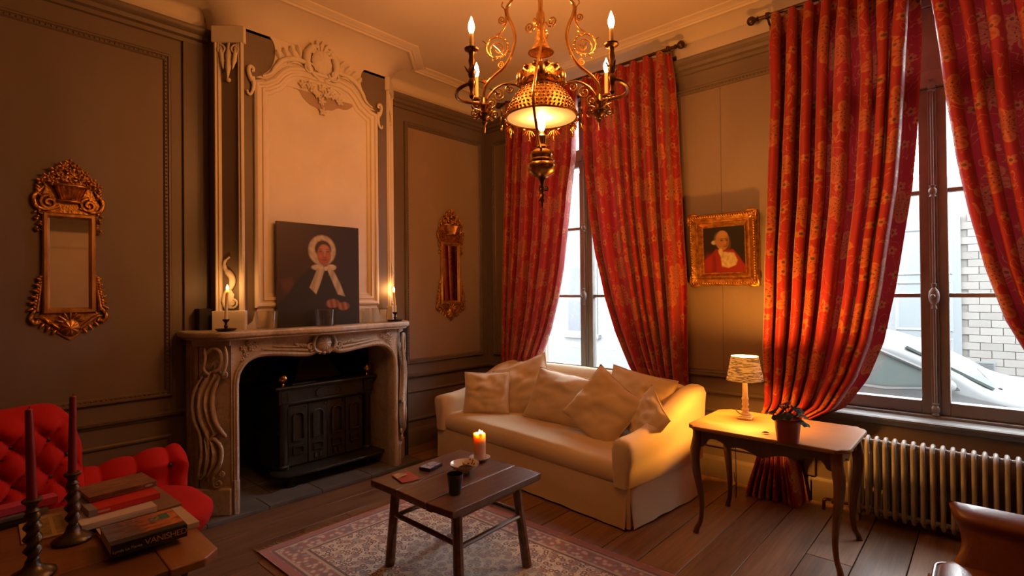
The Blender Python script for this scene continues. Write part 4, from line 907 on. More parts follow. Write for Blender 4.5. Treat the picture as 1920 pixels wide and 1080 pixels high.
# lyre bars left and right, plain bars front and back
LY = [(0,3.19),(.05,3.17),(.12,3.11),(.158,3.04),(.178,3.009),(.172,2.961),(.152,2.918),(.138,2.865),(.141,2.817),(.164,2.744),(.20,2.69),(.248,2.648),(.279,2.617),(.30,2.586),(.306,2.543),(.302,2.48)]
for s in (-1,1):
    arm = obj('lyre_arm', MB().tube(q3([(s*u,0,z) for u,z in crom(LY,5)]), .0088, 8), Bz, ch)
    mm = MB().tube(q3([(s*(.231+x_),0,2.80+z_) for x_,z_ in spiral((0,0),.058,.052,-PI*.35,.95,24)]), .0055, 6)
    mm.tube(q3([(s*(.226+x_),0,2.79+z_) for x_,z_ in spiral((0,0),.046,.012,-PI*.2,1.1,22)]), .0045, 6)
    obj('ring_scroll', mm, Bz, arm)
    mm = MB()
    for k in range(16):
        a = 2*PI*k/16; c_ = (s*(.231+.058*math.cos(a)),0,2.80+.058*math.sin(a)-CHZ); mm.sphere(c_, .0065, 6, 4)
        if k%4 == 1: leaf(mm, c_, Vector((s*math.cos(a),0,math.sin(a))), Vector((0,1,0)), Vector((-math.sin(a),0,math.cos(a))), .03, .010, .5, 1, .5, 4)
    for a in (2.5,4.2,.6): leaf(mm, (s*(.226),0,2.79-CHZ), Vector((s*math.cos(a),0,math.sin(a))), Vector((0,1,0)), Vector((-math.sin(a),0,math.cos(a))), .034, .009, .8, 1, .5, 5)
    obj('ring_leaves', mm, Bz, arm, 60)
    obj('top_scroll', MB().tube(q3([(s*(.205+x_),0,2.945+z_) for x_,z_ in spiral((0,0),.024,.004,PI*.8,1.8,22)]), .0042, 6).tube(q3([(s*u,0,z) for u,z in crom([(.186,2.955),(.190,3.0),(.205,3.02),(.20,3.04)],4)]), .0035, 6).tube(q3([(s*u,0,z) for u,z in crom([(.178,2.96),(.185,2.92),(.205,2.885),(.235,2.865)],4)]), .0045, 6), Bz, arm)
    obj('low_scroll', MB().tube(q3([(s*(.215+x_),0,2.705+z_) for x_,z_ in spiral((0,0),.020,.004,PI*.5,1.5,18)]), .004, 6), Bz, arm)
    mm = MB()
    for k in range(3): leaf(mm, (s*.285,0,2.60-CHZ), Vector((s*(.2+.3*k),0,.9-.2*k)), Vector((0,1,0)), Vector((-.9,0,s*.2)), .055, .014, .4, 2, .5, 6)
    obj('arm_leaf', mm, Bz, arm, 60)
    # hub, drip pan, pendant at the arm end
    hub = obj('hub', MB().lathe([(.004,2.345),(.008,2.37),(.006,2.385),(.018,2.40),(.012,2.415),(.034,2.43),(.040,2.445),(.018,2.455),(.022,2.475),(.030,2.49),(.020,2.505),(.016,2.53)], 16, (s*.304,0,-CHZ)), Dz, ch)
    mm = MB()
    for k in range(7):
        a = 2*PI*k/7; ca,sa = math.cos(a),math.sin(a); mm.tube(q3([(s*.304+ca*(.035+x_),sa*(.035+x_),2.445+z_) for x_,z_ in spiral((.02,.0),.024,.005,PI,1.3,12)]), .0042, 5)
        leaf(mm, (s*.304+ca*.02,sa*.02,2.47-CHZ), Vector((ca,sa,.2)), Vector((-sa,ca,0)), Vector((0,0,1)), .05, .012, .4, 2, .5, 5)
    obj('hub_leaves', mm, Dz, hub, 60)
    for far in (0,1):
        sg = 1 if far else -1
        if far: path = [(s*.304,0,2.50),(s*.335,.06,2.495),(s*.365,.14,2.49),(s*.385,.20,2.50),(s*.372,.24,2.525)]
        else: path = [(s*.304,0,2.50),(s*.36,-.02,2.50),(s*.415,-.06,2.50),(s*.432,-.12,2.50),(s*.415,-.19,2.505),(s*.375,-.235,2.51),(s*.338,-.24,2.52)]
        br = obj('candle_bracket', MB().tube(q3(crom(path,6)), .0095, 8), Dz, ch)
        px_,py_ = path[-1][0],path[-1][1]
        if far:
            pr = [(.006,2.50),(.016,2.515),(.010,2.53),(.014,2.56),(.012,2.60),(.028,2.608),(.030,2.615),(.012,2.622),(.011,2.625)]; z0,z1 = 2.625,2.742
        else:
            pr = [(.006,2.44),(.014,2.455),(.008,2.475),(.014,2.50),(.020,2.52),(.012,2.54),(.019,2.56),(.019,2.58),(.011,2.60),(.017,2.625),(.012,2.65),(.016,2.668),(.034,2.678),(.036,2.686),(.014,2.692),(.011,2.695)]; z0,z1 = 2.692,2.758
        obj('candle_socket', MB().lathe(pr, 14, (px_,py_,-CHZ)), Dz, br)
        mm = MB()
        for k in range(5):
            a = 2*PI*k/5; leaf(mm, (px_+.008*math.cos(a),py_+.008*math.sin(a),(2.56 if not far else 2.54)-CHZ), Vector((math.cos(a),math.sin(a),.8)), Vector((-math.sin(a),math.cos(a),0)), Vector((0,0,1)), .036, .009, .5, 1, .5, 4)
        obj('socket_leaves', mm, Dz, br, 60)
        obj('candle_sleeve', MB().lathe([(.0105,z0),(.0105,z1),(.006,z1+.004)], 12, (px_,py_,-CHZ)), M['sleeve'], ch)
        obj('flame_bulb', MB().lathe([(.005,0),(.011,.010),(.0155,.028),(.014,.045),(.008,.064),(.002,.080),(.0005,.084)], 14, (px_,py_,z1+.002-CHZ)), M['flame'], ch, label='glowing flame-shaped bulb')
    # openwork bracket from hub over to the shade crown
    mm = MB().tube(q3([(s*u,0,z) for u,z in crom([(.30,2.50),(.275,2.545),(.235,2.585),(.185,2.605),(.13,2.595),(.10,2.575)],5)]), .0065, 7)
    for cu,cz,r,tr in ((.225,2.545,.034,1.5),(.165,2.575,.024,-1.5),(.262,2.50,.026,1.4),(.118,2.60,.016,1.4)): mm.tube(q3([(s*(cu+x_),0,cz+z_) for x_,z_ in spiral((0,0),r,.005,PI/2,tr,20)]), .0048, 6)
    for cu,cz in ((.225,2.545),(.165,2.575),(.25,2.56)): leaf(mm, (s*cu,0,cz-CHZ), Vector((s*.5,0,.8)), Vector((0,1,0)), Vector((-.8,0,s*.5)), .04, .012, .5, 2, .5, 5)
    obj('openwork_bracket', mm, Dz, ch, 60)
for s in (-1,1):
    obj('hanging_bar', MB().tube(q3(crom([(0,s*.01,3.12),(0,s*.04,3.0),(-.004*s,s*.05,2.88),(0,s*.07,2.76),(.02*s,s*.14,2.64),(.03*s,s*.215,2.54),(.04*s,s*.235,2.44),(.03*s,s*.20,2.34),(.012*s,s*.10,2.255),(0,s*.04,2.235)],5)), .0068, 8), Bz if s < 0 else Dz, ch)
# shade with pierced brass skin, white lining, crown and hanging palmettes
SH = [(.186,2.418),(.181,2.440),(.170,2.470),(.152,2.505),(.128,2.540),(.102,2.568),(.078,2.588)]
shd = obj('lamp_shade', MB().lathe(SH, 40, (0,0,-CHZ)), M['pierced'], ch, 60)
t_ = NT('opal_shade_lining'); t_.set(Base_Color=(.85,.76,.56), Roughness=.6); M['opal'] = t_.m
obj('shade_lining', MB().lathe([(.184,2.417),(.178,2.438),(.166,2.467),(.148,2.501),(.124,2.535),(.098,2.562),(.03,2.582),(.001,2.584)], 40, (0,0,-CHZ)), M['opal'], shd, 60)
obj('shade_rim', MB().tube(q3([(.186*math.cos(2*PI*k/48),.186*math.sin(2*PI*k/48),2.418) for k in range(48)]), .0052, 6, True), Dz, shd)
mm = MB()
for r,z,n,b in ((.185,2.436,52,.0062),(.177,2.458,48,.0066),(.168,2.48,46,.0064),(.156,2.502,42,.006),(.143,2.523,38,.006),(.127,2.544,34,.0056),(.110,2.562,30,.005)):
    for k in range(n):
        a = 2*PI*(k+.5*(int(z*1000)%2))/n; mm.sphere((r*math.cos(a),r*math.sin(a),z-CHZ), b, 6, 4)
bo = obj('shade_bosses', mm, Bz, shd, 60); bo['kind'] = 'stuff'
crn = obj('crown', MB().lathe([(.082,2.590),(.104,2.60),(.108,2.612),(.092,2.622),(.086,2.645),(.094,2.668),(.098,2.676),(.080,2.682),(.060,2.672)], 32, (0,0,-CHZ)), M['pierced'], ch, 60)
mm = MB()
for k in range(10):
    a = 2*PI*k/10; ca,sa = math.cos(a),math.sin(a)
    leaf(mm, (ca*.088,sa*.088,2.655-CHZ), Vector((ca*.35,sa*.35,1)), Vector((-sa,ca,0)), Vector((ca,sa,-.3)), .032, .020, .3, 2, .8, 6)
    mm.sphere((ca*.106,sa*.106,2.608-CHZ), .010, 7, 5)
for k in range(4):
    a = -PI/2+k*PI/2; ca,sa = math.cos(a),math.sin(a)
    mm.sphere((ca*.105,sa*.105,2.635-CHZ), .026, 10, 8, (1,1,1.5)); mm.tube(q3([(ca*.11-sa*u,sa*.11+ca*u,z) for u,z in crom([(-.075,2.575),(-.05,2.60),(-.02,2.585),(0,2.565),(.02,2.585),(.05,2.60),(.075,2.575)],4)]), .006, 6)
obj('crown_leaves', mm, Dz, crn, 60)
for k,a in enumerate((-.12,.62,1.25,1.90,2.52,PI+.12)):
    ca,sa = math.cos(a),math.sin(a); mm = MB(); r = .212
    X = Vector((0,0,-1)); Yv = Vector((-sa,ca,0)); Z = Vector((ca,sa,0))
    for dd_ in (-.8,-.4,0,.4,.8): leaf(mm, (ca*r,sa*r,2.43-CHZ), X+Yv*dd_, Yv, Z, .060-.016*abs(dd_), .009, .2, 1, .6, 5)
    for s in (-1,1): mm.tube(q3([(ca*r-sa*(s*.026+x_),sa*r+ca*(s*.026+x_),2.435+z_) for x_,z_ in spiral((0,0),.020,.004,-PI/2,1.4*s,16)]), .0042, 5)
    mm.lathe([(.001,2.345),(.008,2.352),(.004,2.362),(.007,2.375)], 8, (ca*r,sa*r,-CHZ)); mm.tube(q3([(ca*.186,sa*.186,2.42),(ca*r,sa*r,2.435)]), .004, 5)
    obj('palmette', mm, Bz, ch, 60)
obj('gallery_ring', MB().tube(q3([(.212*math.cos(PI*k/30-.1),.212*math.sin(PI*k/30-.1),2.452) for k in range(34)]), .006, 6), Dz, ch)
# burner, font, finial, bulb
obj('burner', MB().lathe([(.018,2.245),(.030,2.262),(.022,2.275),(.028,2.30),(.030,2.318),(.016,2.33),(.012,2.345)], 18, (0,0,-CHZ)), Bz, ch)
obj('lamp_bulb', MB().lathe([(.006,2.345),(.014,2.355),(.019,2.375),(.016,2.395),(.006,2.418),(.001,2.425)], 14, (0,0,-CHZ)), M['shadebulb'], ch)
obj('oil_font', MB().lathe([(.020,2.098),(.040,2.110),(.066,2.128),(.080,2.152),(.078,2.170),(.058,2.184),(.068,2.188),(.068,2.194),(.061,2.200),(.066,2.216),(.060,2.236),(.036,2.25),(.018,2.255)], 28, (0,0,-CHZ)), M['brass'], ch, 60)
mm = MB().lathe([(.001,1.942),(.006,1.95),(.005,1.965),(.012,1.978),(.006,1.992),(.012,2.01),(.007,2.028),(.016,2.045),(.009,2.06),(.014,2.078),(.024,2.092),(.024,2.10)], 12, (0,0,-CHZ))
for k in range(3):
    a = 2*PI*k/3; ca,sa = math.cos(a),math.sin(a)
    mm.tube(q3([(ca*(.020+x_),sa*(.020+x_),2.045+z_) for x_,z_ in spiral((0,0),.016,.003,PI,1.5,16)]), .0038, 5); leaf(mm, (ca*.008,sa*.008,2.02-CHZ), Vector((ca*.5,sa*.5,-1)), Vector((-sa,ca,0)), Vector((ca,sa,0)), .045, .009, .4, 1, .6, 5)
obj('drop_finial', mm, Dz, ch, 60)
# ================================================================= sofa
sf = thing('sofa', 'cream linen two-seat sofa with sloping arms and a skirt', 'sofa', (3.026,2.729,0), math.radians(-95.8))
Ln = M['linen']
HWD = 1.067
def wav(u, z, k=3.0, a=.012): return a*mnoise.noise(Vector((u*k, z*2, 4.4)))
# skirt: four panels that part at the corners
for s in (-1,1):
    obj('skirt_panel', MB().grid(lambda u,v: (s*(HWD-.03+.028*(1-v))+wav(u*2,v)*(1-v), .030+.85*u, .012+.262*v), 24, 6).grid(lambda u,v: (s*(HWD-.05+.024*(1-v)), .030+.85*u, .012+.262*v), 8, 2), Ln, sf, 70)
obj('skirt_panel', MB().grid(lambda u,v: (-HWD+.035+(2*HWD-.07)*u, .008-.022*(1-v)+wav(u*5,v)*(1-v), .012+.262*v), 40, 6).grid(lambda u,v: (-HWD+.04+(2*HWD-.08)*u, .030-.015*(1-v), .012+.262*v), 12, 2), Ln, sf, 70)
for s in (-1,1): obj('corner_pleat', MB().prism([(s*(HWD-.05),.05),(s*(HWD-.010),.012),(s*(HWD-.03),.0),(s*(HWD-.08),.03)], .015, .27, XYZ), Ln, sf, 60)
obj('skirt_panel', MB().box(-HWD+.03,HWD-.03,.87,.89,.012,.27), Ln, sf, None)
obj('base', MB().box(-HWD+.04,HWD-.04,.04,.87,.10,.30), Ln, sf, None, bevel=.02)
# one long seat cushion
sec = crom([(.04,.262),(.010,.272),(-.002,.31),(.000,.35),(.018,.388),(.06,.408),(.20,.420),(.45,.418),(.74,.405),(.76,.30)],3)
R_ = []
for i in range(33):
    u = i/32; x = -.935+1.87*u; e = 1-.035*(1-min(1,math.sin(PI*u)*5)); cr = .010*math.sin(PI*u)
    R_.append([(x, .36+(y-.36)*e, .27+(z-.27)*e+cr*(z > .4)+(.006*mnoise.noise(Vector((x*4,y*5,1))) if z > .3 else 0)) for y,z in sec])
obj('seat_cushion', MB().rings(R_, True, True), Ln, sf, 60)
# back
hb = lambda u: .785+.045*math.sin(PI*u)**.6
R_ = []
for i in range(29):
    u = i/28; x = -.985+1.97*u; h = hb(u); c_ = .10*((abs(2*u-1))**6)
    R_.append([(x,y-c_*.6,z) for y,z in crom([(.70,.34),(.74,.50),(.79,h-.10),(.825,h-.03),(.87,h),(.915,h-.012),(.935,h-.06),(.94,.55),(.935,.20)],3)])
obj('back', MB().rings(R_, True, True), Ln, sf, 60)
# arms: low in front, sweeping up to the back
ha = [(-.1,.56),(.0,.565),(.15,.572),(.30,.592),(.45,.640),(.60,.715),(.74,.778),(.86,.800),(.95,.80)]
for s in (-1,1):
    R_ = []
    for y,inset in [(-.016,.035),(-.012,.018),(.0,.004),(.03,0)]+[(.03+.89*k/22,0) for k in range(1,22)]+[(.922,.0),(.938,.015)]:
        h = interp(ha,y)-inset
        P_ = [(.935+inset,.262),(.925+inset,.40),(.922+inset,h-.07),(.935+inset,h-.022),(.968,h-.002),(1.02,h),(1.062,h-.014),(1.084-inset,h-.055),(1.076-inset,h-.13),(1.058-inset,.36),(1.050-inset,.262)]
        R_.append([(s*x,y,z) for x,z in P_])
    obj('arm', MB().rings(R_, True, True), Ln, sf, 55)
for s in (-1,1):
    for y in (.08,.82): obj('leg', MB().box(s*.98-.025,s*.98+.025,y-.025,y+.025,.0,.11), M['darkwood'], sf, None)
SFM = Matrix.Translation((3.026,2.729,0))@Matrix.Rotation(math.radians(-95.8),4,'Z')
def pillow(label, c, w, h, t, yaw, lean, roll, seed, dent=0):
    """c in sofa coordinates (centre); yaw about up, lean back, roll in its own plane"""
    o = thing('cushion', label, 'cushion', (0,0,0), 0, 'loose linen cushions on the sofa')
    o.matrix_world = SFM@Matrix.Translation(c)@Matrix.Rotation(yaw,4,'Z')@Matrix.Rotation(-lean,4,'X')@Matrix.Rotation(roll,4,'Y')
    N = 26
    def fn(sgn):
        def f(u,v):
            a = 2*u-1; b = 2*v-1
            x = a*w/2*(1-.075*(1-b*b)); z = b*h/2*(1-.075*(1-a*a))
            th = t/2*(max(0,(1-a*a)*(1-b*b)))**.42
            fold = .028*mnoise.noise(Vector((a*2.2+seed*3,b*2.2,sgn)))+.017*mnoise.noise(Vector((a*1.5-b*4,a*3+b*1.2,seed*5+sgn)))-dent*math.exp(-((a-.15)**2*5+(b-.55)**2*9))
            return (x, sgn*th+fold*(th/(t/2)), z+ (.012*mnoise.noise(Vector((a*2,b*2,seed)))))
        return f
    obj('cover', MB().grid(fn(-1),N,N).grid(fn(1),N,N), M['cushion'], o, 180)
    q = []
    for k in range(4):
        for i in range(12):
            s_ = -1+2*i/12; a,b = ((s_,-1),(1,s_),(-s_,1),(-1,-s_))[k]
            q.append((a*w/2*(1-.075*(1-b*b)), 0, b*h/2*(1-.075*(1-a*a))))
    obj('piping', MB().tube(q, .0055, 6, True), M['cushion'], o)
    return o
rd = math.radians
pillow('small square linen cushion in front at the left arm of the sofa', (-.66,.27,.595), .43,.38,.13, rd(32), rd(18), rd(-3), 1)
pillow('large linen cushion tilted behind the small left cushion on the sofa', (-.47,.54,.645), .56,.47,.16, rd(18), rd(20), rd(-22), 2)
pillow('large linen cushion slumped at the centre of the sofa', (.02,.50,.61), .62,.45,.17, rd(8), rd(26), rd(6), 3, .03)
pillow('large linen cushion standing on its corner right of the sofa centre', (.535,.41,.625), .50,.48,.16, rd(14), rd(26), rd(33), 4)
pillow('linen cushion at the back right of the sofa, half hidden', (.66,.66,.665), .56,.44,.14, rd(6), rd(20), rd(8), 5)
pillow('small linen cushion leaning on the right arm of the sofa', (.90,.43,.585), .40,.38,.12, rd(-28), rd(22), rd(28), 6)

# ================================================================= rug
def rugm():
    t = NT('persian_rug'); uv = t.n('UVMap').outputs[0]; s = t.n('SeparateXYZ', {0:uv}); x,y = s.outputs[0], s.outputs[1]   # metres from the centre
    ax = t.math('SUBTRACT', .665, t.math('ABSOLUTE', x)); ay = t.math('SUBTRACT', 1.06, t.math('ABSOLUTE', y)); e = t.math('MINIMUM', ax, ay)
    def vor(sc, feat='F1'): return t.n('TexVoronoi', {'Vector':uv,'Scale':sc,'Randomness':.9}, feature=feat, voronoi_dimensions='2D')
    n1 = t.n('TexNoise', {'Vector':uv,'Scale':26,'Detail':3,'Distortion':1.6}); n2 = t.n('TexNoise', {'Vector':uv,'Scale':5,'Detail':3})
    v1 = vor(24); v2 = vor(12)
    field = t.mix(t.ramp(v1.outputs[0], [(.16,(0,0,0)),(.22,(1,1,1)),(.34,(1,1,1)),(.40,(0,0,0))]), (.68,.59,.48), (.12,.05,.045))
    sep = t.n('SeparateColor', {0:v2.outputs['Color']})
    blob = t.math('LESS_THAN', v2.outputs[0], .30); bc = t.ramp(sep.outputs[0], [(0,(.30,.10,.10)),(.35,(.20,.20,.25)),(.6,(.42,.34,.26)),(1,(.34,.16,.13))])
    field = t.mix(t.math('MULTIPLY', blob, .75), field, bc); field = t.mix(t.ramp(t.math('ABSOLUTE', t.math('SUBTRACT', n1.outputs[0], .5)), [(0,(1,1,1)),(.035,(0,0,0))]), field, (.14,.075,.06))
    # central medallion, cooler ground
    rr = t.math('SQRT', t.math('ADD', t.math('POWER', t.math('MULTIPLY', x, 1.5), 2), t.math('POWER', t.math('MULTIPLY', y, 1.0), 2)))
    th = t.math('ARCTAN2', y, x); rim = t.math('ADD', .46, t.math('MULTIPLY', t.math('COSINE', t.math('MULTIPLY', th, 12)), .045))
    med = t.math('MULTIPLY', t.math('SUBTRACT', rim, rr), 30, clamp=True); field = t.mix(t.math('MULTIPLY', med, .55), field, t.mix(v1.outputs[0], (.22,.22,.25), (.46,.40,.34)))
    bord = t.mix(t.ramp(v1.outputs[0], [(.2,(1,1,1)),(.42,(0,0,0))]), (.30,.12,.11), (.56,.45,.36))
    bord = t.mix(t.math('MULTIPLY', blob, .6), bord, (.13,.12,.15))
    c = t.mix(t.math('LESS_THAN', e, .20), field, bord)
    for d0,col in ((.20,(.12,.06,.055)),(.185,(.48,.38,.29)),(.07,(.46,.36,.28)),(.055,(.12,.05,.05)),(.022,(.30,.09,.07))):
        c = t.mix(t.math('LESS_THAN', t.math('ABSOLUTE', t.math('SUBTRACT', e, d0)), .008 if d0 > .03 else .022), c, col)
    c = t.mix(t.math('MULTIPLY', n2.outputs[0], .25), c, (.48,.38,.32))
    pile = t.n('TexNoise', {'Vector':uv,'Scale':500,'Detail':1}); t.set(Base_Color=c, Roughness=.95, Normal=t.bump(pile.outputs[0], .3, .002), Sheen_Weight=.2); return t.m
rg = thing('rug', 'faded floral oriental rug with fringe under the coffee table', 'rug', (1.953,2.10,0))
rw, rh = .668, 1.065
obj('pile', MB().grid(lambda u,v: ((2*u-1)*rw, (2*v-1)*rh, .011+.0012*mnoise.noise(Vector((u*6,v*9,2)))), 30, 44, lambda u,v: ((2*u-1)*rw,(2*v-1)*rh)), rugm(), rg, 60)
obj('backing', MB().box(-rw,rw,-rh,rh,.0008,.010), mat('rug_backing', (.28,.14,.10), .95), rg, None)
mm = MB(); rnd = random.Random(5)
for s in (-1,1):
    for i in range(190):
        x = -rw+2*rw*i/189; dx = rnd.uniform(-.012,.012); L = rnd.uniform(.035,.062)
        mm.tube([(x,s*rh,.008),(x+dx*.4,s*(rh+L*.5),.006),(x+dx,s*(rh+L),.003)], [.0028,.0022,.0012], 4)
fr = obj('fringe', mm, mat('cream_fringe', (.50,.40,.28), .9), rg, None); fr['kind'] = 'stuff'

# ================================================================= coffee table
ct = thing('coffee_table', 'rustic dark wooden coffee table with splayed legs on the rug', 'coffee table', (1.935,2.165,0))
CTZ = .50
def P2(x,y,z): return (x-1.935,y-2.165,z)
cor = [(1.597,2.475),(1.592,1.825),(2.272,1.850),(2.282,2.520)]   # front-left etc., seen from above
def lerp2(a,b,t): return (a[0]+(b[0]-a[0])*t, a[1]+(b[1]-a[1])*t)
bounds = [0,.285,.66,1]
for i in range(3):     # three boards running along x
    a,b = bounds[i],bounds[i+1]; g_ = .0025
    A0 = lerp2(cor[1],cor[0],a+g_*2*(i>0)); A1 = lerp2(cor[1],cor[0],b-g_*2*(i<2)); B0 = lerp2(cor[2],cor[3],a+g_*2*(i>0)); B1 = lerp2(cor[2],cor[3],b-g_*2*(i<2))
    n = 14; lo = []; hi = []
    edge = [lerp2(A0,B0,k/n) for k in range(n+1)]+[lerp2(B1,A1,k/n) for k in range(n+1)]
    rnd = random.Random(20+i)
    edge = [(x+rnd.uniform(-.003,.003)*(1 if k in (0,n,n+1,2*n+1) else .3), y+rnd.uniform(-.002,.002)) for k,(x,y) in enumerate(edge)]
    if i == 0: edge[0] = (edge[0][0]+.012,edge[0][1]+.004)
    obj('top_board', MB().hull([P2(x,y,CTZ-.036) for x,y in edge],[P2(x,y,CTZ) for x,y in edge]), M['walnut'], ct, None, bevel=.004)
for f_ in bounds[1:3]:
    A0 = lerp2(cor[1],cor[0],f_); B0 = lerp2(cor[2],cor[3],f_)
    obj('batten', MB().hull([P2(A0[0]+.02,A0[1]-.02,CTZ-.050),P2(B0[0]-.02,B0[1]-.02,CTZ-.050),P2(B0[0]-.02,B0[1]+.02,CTZ-.050),P2(A0[0]+.02,A0[1]+.02,CTZ-.050)],[P2(A0[0]+.02,A0[1]-.02,CTZ-.030),P2(B0[0]-.02,B0[1]-.02,CTZ-.030),P2(B0[0]-.02,B0[1]+.02,CTZ-.030),P2(A0[0]+.02,A0[1]+.02,CTZ-.030)]), M['darkwood'], ct, None)
legs = []
LG = [((1.705,2.400),(1.700,2.458)),((1.700,1.905),(1.680,1.870)),((2.150,1.930),(2.185,1.885)),((2.150,2.42),(2.195,2.475))]
for (tx,ty),(bx,by) in LG:
    mm = MB().tube([P2(bx,by,.012),P2((tx+bx)/2,(ty+by)/2,.24),P2(tx,ty,.468)], [.027,.025,.024], 10, up=(1,0,0)); obj('leg', mm, M['walnut'], ct, 30); legs.append(((tx,ty),(bx,by)))
def atz(l,z):
    (tx,ty),(bx,by) = l; f = (z-.012)/(.456); return P2(bx+(tx-bx)*f, by+(ty-by)*f, z)
for i,j,z in ((0,1,.30),(1,2,.285),(2,3,.30),(3,0,.285)):
    obj('stretcher', MB().tube([atz(legs[i],z),atz(legs[j],z)], .015, 8, flat=.8), M['walnut'], ct, 30)
for i,j in ((0,1),(1,2),(2,3),(3,0)):
    a = Vector(atz(legs[i],.44)); b = Vector(atz(legs[j],.44)); d_ = (b-a).normalized(); nn_ = Vector((-d_.y,d_.x,0))*.010
    obj('apron', MB().hull([tuple(a-nn_-Vector((0,0,.022))),tuple(b-nn_-Vector((0,0,.022))),tuple(b+nn_-Vector((0,0,.022))),tuple(a+nn_-Vector((0,0,.022)))],[tuple(a-nn_+Vector((0,0,.022))),tuple(b-nn_+Vector((0,0,.022))),tuple(b+nn_+Vector((0,0,.022))),tuple(a+nn_+Vector((0,0,.022)))]), M['walnut'], ct, None)
# things on it
M['china'] = mat('white_china', (.66,.62,.55), .22, coat=.4)
cz = CTZ+.0015
cdl = thing('pillar_candle', 'lit cream pillar candle on a white saucer on the coffee table', 'candle', (2.205,2.265,cz))
obj('wax', MB().lathe([(.033,.010),(.036,.014),(.036,.150),(.0345,.156),(.031,.158),(.027,.150),(.012,.138),(0,.136)], 24), M['wax'], cdl, 60)
mm = MB(); 
for a,h_ in ((.4,.010),(1.5,.004),(2.6,.009),(4.1,.012),(5.3,.005)): mm.sphere((.0325*math.cos(a),.0325*math.sin(a),.156), h_, 8, 6)
obj('wax_lip', mm, M['wax'], cdl, 60); obj('wick', MB().tube([(0,0,.135),(.001,0,.150)], .0014, 6), M['button'], cdl); flame(cdl, (0,0,.146), .008, .032)
sc = obj('saucer', MB().lathe([(0,.002),(.026,0),(.030,.003),(.050,.010),(.062,.019),(.0635,.021),(.061,.021),(.048,.013),(.028,.009),(0,.009)], 28), M['china'], None); sc.location = (2.205,2.265,cz-.001)
tag(sc, 'small white saucer under the lit pillar candle', 'saucer'); cdl.location.z = cz+.001
bw = thing('ceramic_bowl', 'small white patterned bowl with dark ash in it on the coffee table', 'bowl', (1.995,2.17,cz))
t_ = NT('patterned_china'); v_ = t_.n('TexVoronoi', {'Vector':t_.coord(),'Scale':42}); t_.set(Base_Color=t_.mix(t_.math('LESS_THAN', v_.outputs[0], .30), (.62,.56,.46), (.22,.08,.05)), Roughness=.2, Coat_Weight=.5); M['patchina'] = t_.m
obj('bowl', MB().lathe([(0,.004),(.030,0),(.034,.002),(.040,.008),(.066,.030),(.080,.050),(.0815,.054),(.078,.053),(.062,.034),(.038,.012),(0,.010)], 32), M['patchina'], bw, 60)
obj('ash', MB().grid(lambda u,v: (.050*v*math.cos(2*PI*u)+.012,.050*v*math.sin(2*PI*u)-.008,.016+.012*v+.006*mnoise.noise(Vector((u*9,v*9,1)))), 20, 5), mat('dark_ash', (.02,.02,.022), .8, col2=(.06,.05,.05), scale=60), bw, None)
dg = thing('dark_glass', 'dark tinted glass tumbler at the front of the coffee table', 'glass', (1.760,1.985,cz))
M['smoked'] = mat('smoked_glass', (.012,.010,.009), .08, coat=.6)
obj('tumbler', MB().lathe([(0,.016),(.027,.016),(.0385,.098),(.0405,.098),(.031,.004),(.029,.002),(0,.002)], 28), M['smoked'], dg, 60)
obj('glass_base', MB().lathe([(0,0),(.029,0),(.031,.005),(.0295,.0015),(0,.0015)], 28), M['tumbler'], dg, 60)
bx = thing('card_pack', 'thin blue and white card pack lying on the coffee table', 'card pack', (1.925,2.375,cz), rd(14))
obj('pack', MB().box(-.060,.060,-.038,.038,0,.018), mat('dark_blue_card', (.03,.03,.06), .4), bx, None, bevel=.002)
t_ = NT('blue_printed_card'); n_ = t_.n('TexNoise', {'Vector':t_.coord((20,20,20)),'Scale':1.6,'Detail':3}); t_.set(Base_Color=t_.ramp(n_.outputs[0], [(.40,(.08,.09,.20)),(.52,(.38,.40,.48)),(.7,(.55,.52,.50))]), Roughness=.3); obj('printed_top', MB().box(-.056,.056,-.034,.034,.018,.0186), t_.m, bx, None)
lf_ = thing('red_leaflet', 'red printed leaflet at the left corner of the coffee table', 'leaflet', (1.735,2.360,cz), rd(-12))
obj('sheet', MB().grid(lambda u,v: (-.052+.104*u,-.075+.15*v,.0015+.004*(2*u-1)**2), 6, 6), mat('red_print', (.42,.055,.040), .4, col2=(.30,.03,.025), scale=8), lf_, 60)
obj('picture', MB().prism(crom([(-.048,.06),(-.01,.068),(.015,.05),(.02,.02),(-.005,.005),(-.03,.0),(-.05,-.01)],3), .0065, .0072, XYZ), mat('pale_print', (.50,.36,.24), .45, col2=(.30,.16,.10), scale=30), lf_, None)

# ================================================================= side table, lamp, plant
sd = thing('side_table', 'honey coloured wooden side table with curved legs and a scalloped apron', 'side table', (3.46,.985,0))
TZ = .665
def S2(x,y,z): return (x,y,z)
hx, hy = .315, .435
out = []
for sx,sy in ((-1,-1),(1,-1),(1,1),(-1,1)):
    c1 = [(hx-.075,hy),(hx-.045,hy-.012),(hx-.03,hy-.035),(hx+.0,hy-.055)]
    pts = [(sx*a,sy*b) for a,b in c1]
    if sx*sy > 0: pts = list(reversed(pts)) 
    out += pts
